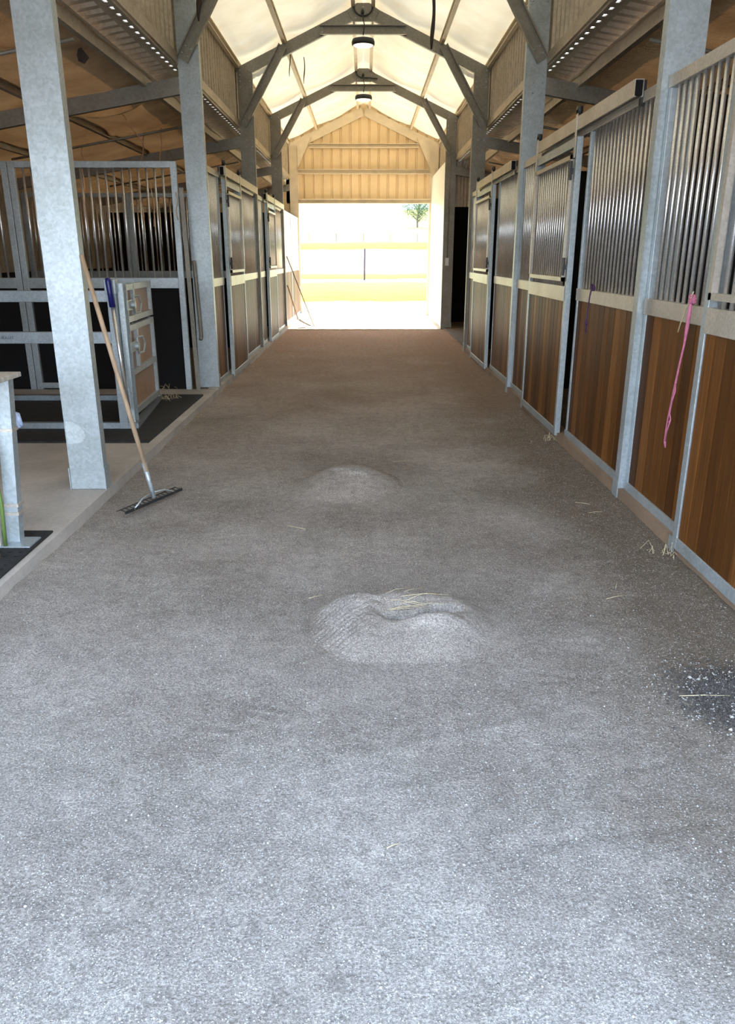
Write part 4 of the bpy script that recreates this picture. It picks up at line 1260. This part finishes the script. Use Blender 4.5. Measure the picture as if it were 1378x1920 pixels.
# pale grains scattered over the floor
def grains(name, N, fx, fy_, smin, smax, mat, label):
    x, y = fx(N), fy_(N)
    z = hfloor(x, y)
    r = np.random.uniform(smin, smax, N) * (1 + (np.random.rand(N) > 0.985) * 1.0)
    octa = np.array([(1, 0, 0), (-1, 0, 0), (0, 1, 0), (0, -1, 0), (0, 0, 0.8), (0, 0, -0.8)], float)
    fo = np.array([(0, 2, 4), (2, 1, 4), (1, 3, 4), (3, 0, 4), (2, 0, 5), (1, 2, 5), (3, 1, 5), (0, 3, 5)])
    ang = np.random.rand(N) * 6.28
    ca, sa = np.cos(ang)[:, None], np.sin(ang)[:, None]
    j = 1 + 0.35 * (np.random.rand(N, 6) - 0.5)
    px = octa[None, :, 0] * j; py = octa[None, :, 1] * j; pz = octa[None, :, 2] * j
    V = np.stack([x[:, None] + r[:, None] * (px * ca - py * sa), y[:, None] + r[:, None] * (px * sa + py * ca), z[:, None] + r[:, None] * (pz + 0.45)], 2).reshape(-1, 3)
    F = (fo[None] + (np.arange(N) * 6)[:, None, None]).reshape(-1, 3)
    o = array_mesh(name, V, F, mat, False)
    return tag(o, label, 'gravel', None, 'stuff')
M['grain'] = simple('pale granite grain', (0.43, 0.41, 0.39), 0.8, 0, 0.55, 160)
M['grain_pale'] = simple('white pebble', (0.44, 0.42, 0.39), 0.7, 0, 0.3, 160)
M['grain_dark'] = simple('dark gravel', (0.07, 0.06, 0.055), 0.7, 0, 0.5, 120)
grains('granite_grains', 60000, lambda N: np.random.uniform(-1.8, 1.8, N), lambda N: 1.0 + 7.5 * np.random.rand(N) ** 1.5, 0.0010, 0.0026, M['grain'], 'pale granite grains scattered over the aisle floor')
grains('dark_gravel', 4200, lambda N: 1.45 + 0.10 * np.random.randn(N), lambda N: 2.60 + 0.11 * np.random.randn(N), 0.002, 0.006, M['grain_dark'], 'patch of dark gravel at the stall side of the entry floor')
grains('white_pebbles', 700, lambda N: 1.47 + 0.13 * np.random.randn(N), lambda N: 2.60 + 0.13 * np.random.randn(N), 0.002, 0.0052, M['grain_pale'], 'white pebbles mixed into the dark gravel patch')

# ------------------------------------------------------------------ beyond the doorway
o = MB().tube([(0.0, 59, -0.1), (0.01, 59, 1.1), (0.03, 59, 2.2)], 0.065, 8).build('fence_post', M['picket'], smooth=True)
tag(o, 'single dark post standing in the bright paddock', 'fence post')
fn = thing('paddock_fence', 'faint wire fence across the far paddock', 'fence', (0, 138, 4.0))
for k in range(8):
    x = -14 + 4.6 * k
    MB().tube([(x, 138, 3.95), (x, 138, 5.4)], 0.05, 6).build('post', M['picket'], fn)
MB().tube([(-14, 138, 5.2), (18, 138, 5.2)], 0.012, 5).build('wire', M['galv'], fn)
MB().tube([(-14, 138, 4.7), (18, 138, 4.7)], 0.012, 5).build('wire', M['galv'], fn)
tr = thing('gum_tree', 'pale green tree on the rise beyond the paddock', 'tree', (13, 200, 8.2))
rt = random.Random(4)
m = MB()
m.tube([(13, 200, 8.2), (12.9, 200, 10), (13.3, 200, 12.5), (13.1, 200, 15)], [0.28, 0.22, 0.16, 0.08], 8)
tips = []
for k in range(22):
    a = rt.uniform(0, 2 * PI); z = rt.uniform(9.2, 13.5); L = rt.uniform(1.6, 4.0)
    p0 = Vector((13 + 0.1 * rt.random(), 200, z)); p1 = p0 + Vector((math.cos(a) * L * 0.6, math.sin(a) * L * 0.6, L * 0.5)); p2 = p1 + Vector((math.cos(a) * L * 0.4, math.sin(a) * L * 0.4, L * 0.35))
    m.tube([p0, p1, p2], [0.1, 0.06, 0.03], 6); tips += [p1, p2]
m.build('trunk', M['bark'], tr)
lf = MB()
for k in range(3600):
    c = rt.choice(tips) + Vector((rt.gauss(0, 0.75), rt.gauss(0, 0.75), rt.gauss(0, 0.7)))
    a, b = rt.uniform(0, 6.28), rt.uniform(-1, 1)
    u = Vector((math.cos(a), math.sin(a), b)).normalized() * rt.uniform(0.14, 0.3); w = Vector((-math.sin(a), math.cos(a), 0.3)) * 0.08
    lf.add([c - u, c + w, c + u, c - w], [(0, 1, 2, 3)])
lf.build('foliage', M['leaf'], tr, recalc=False)
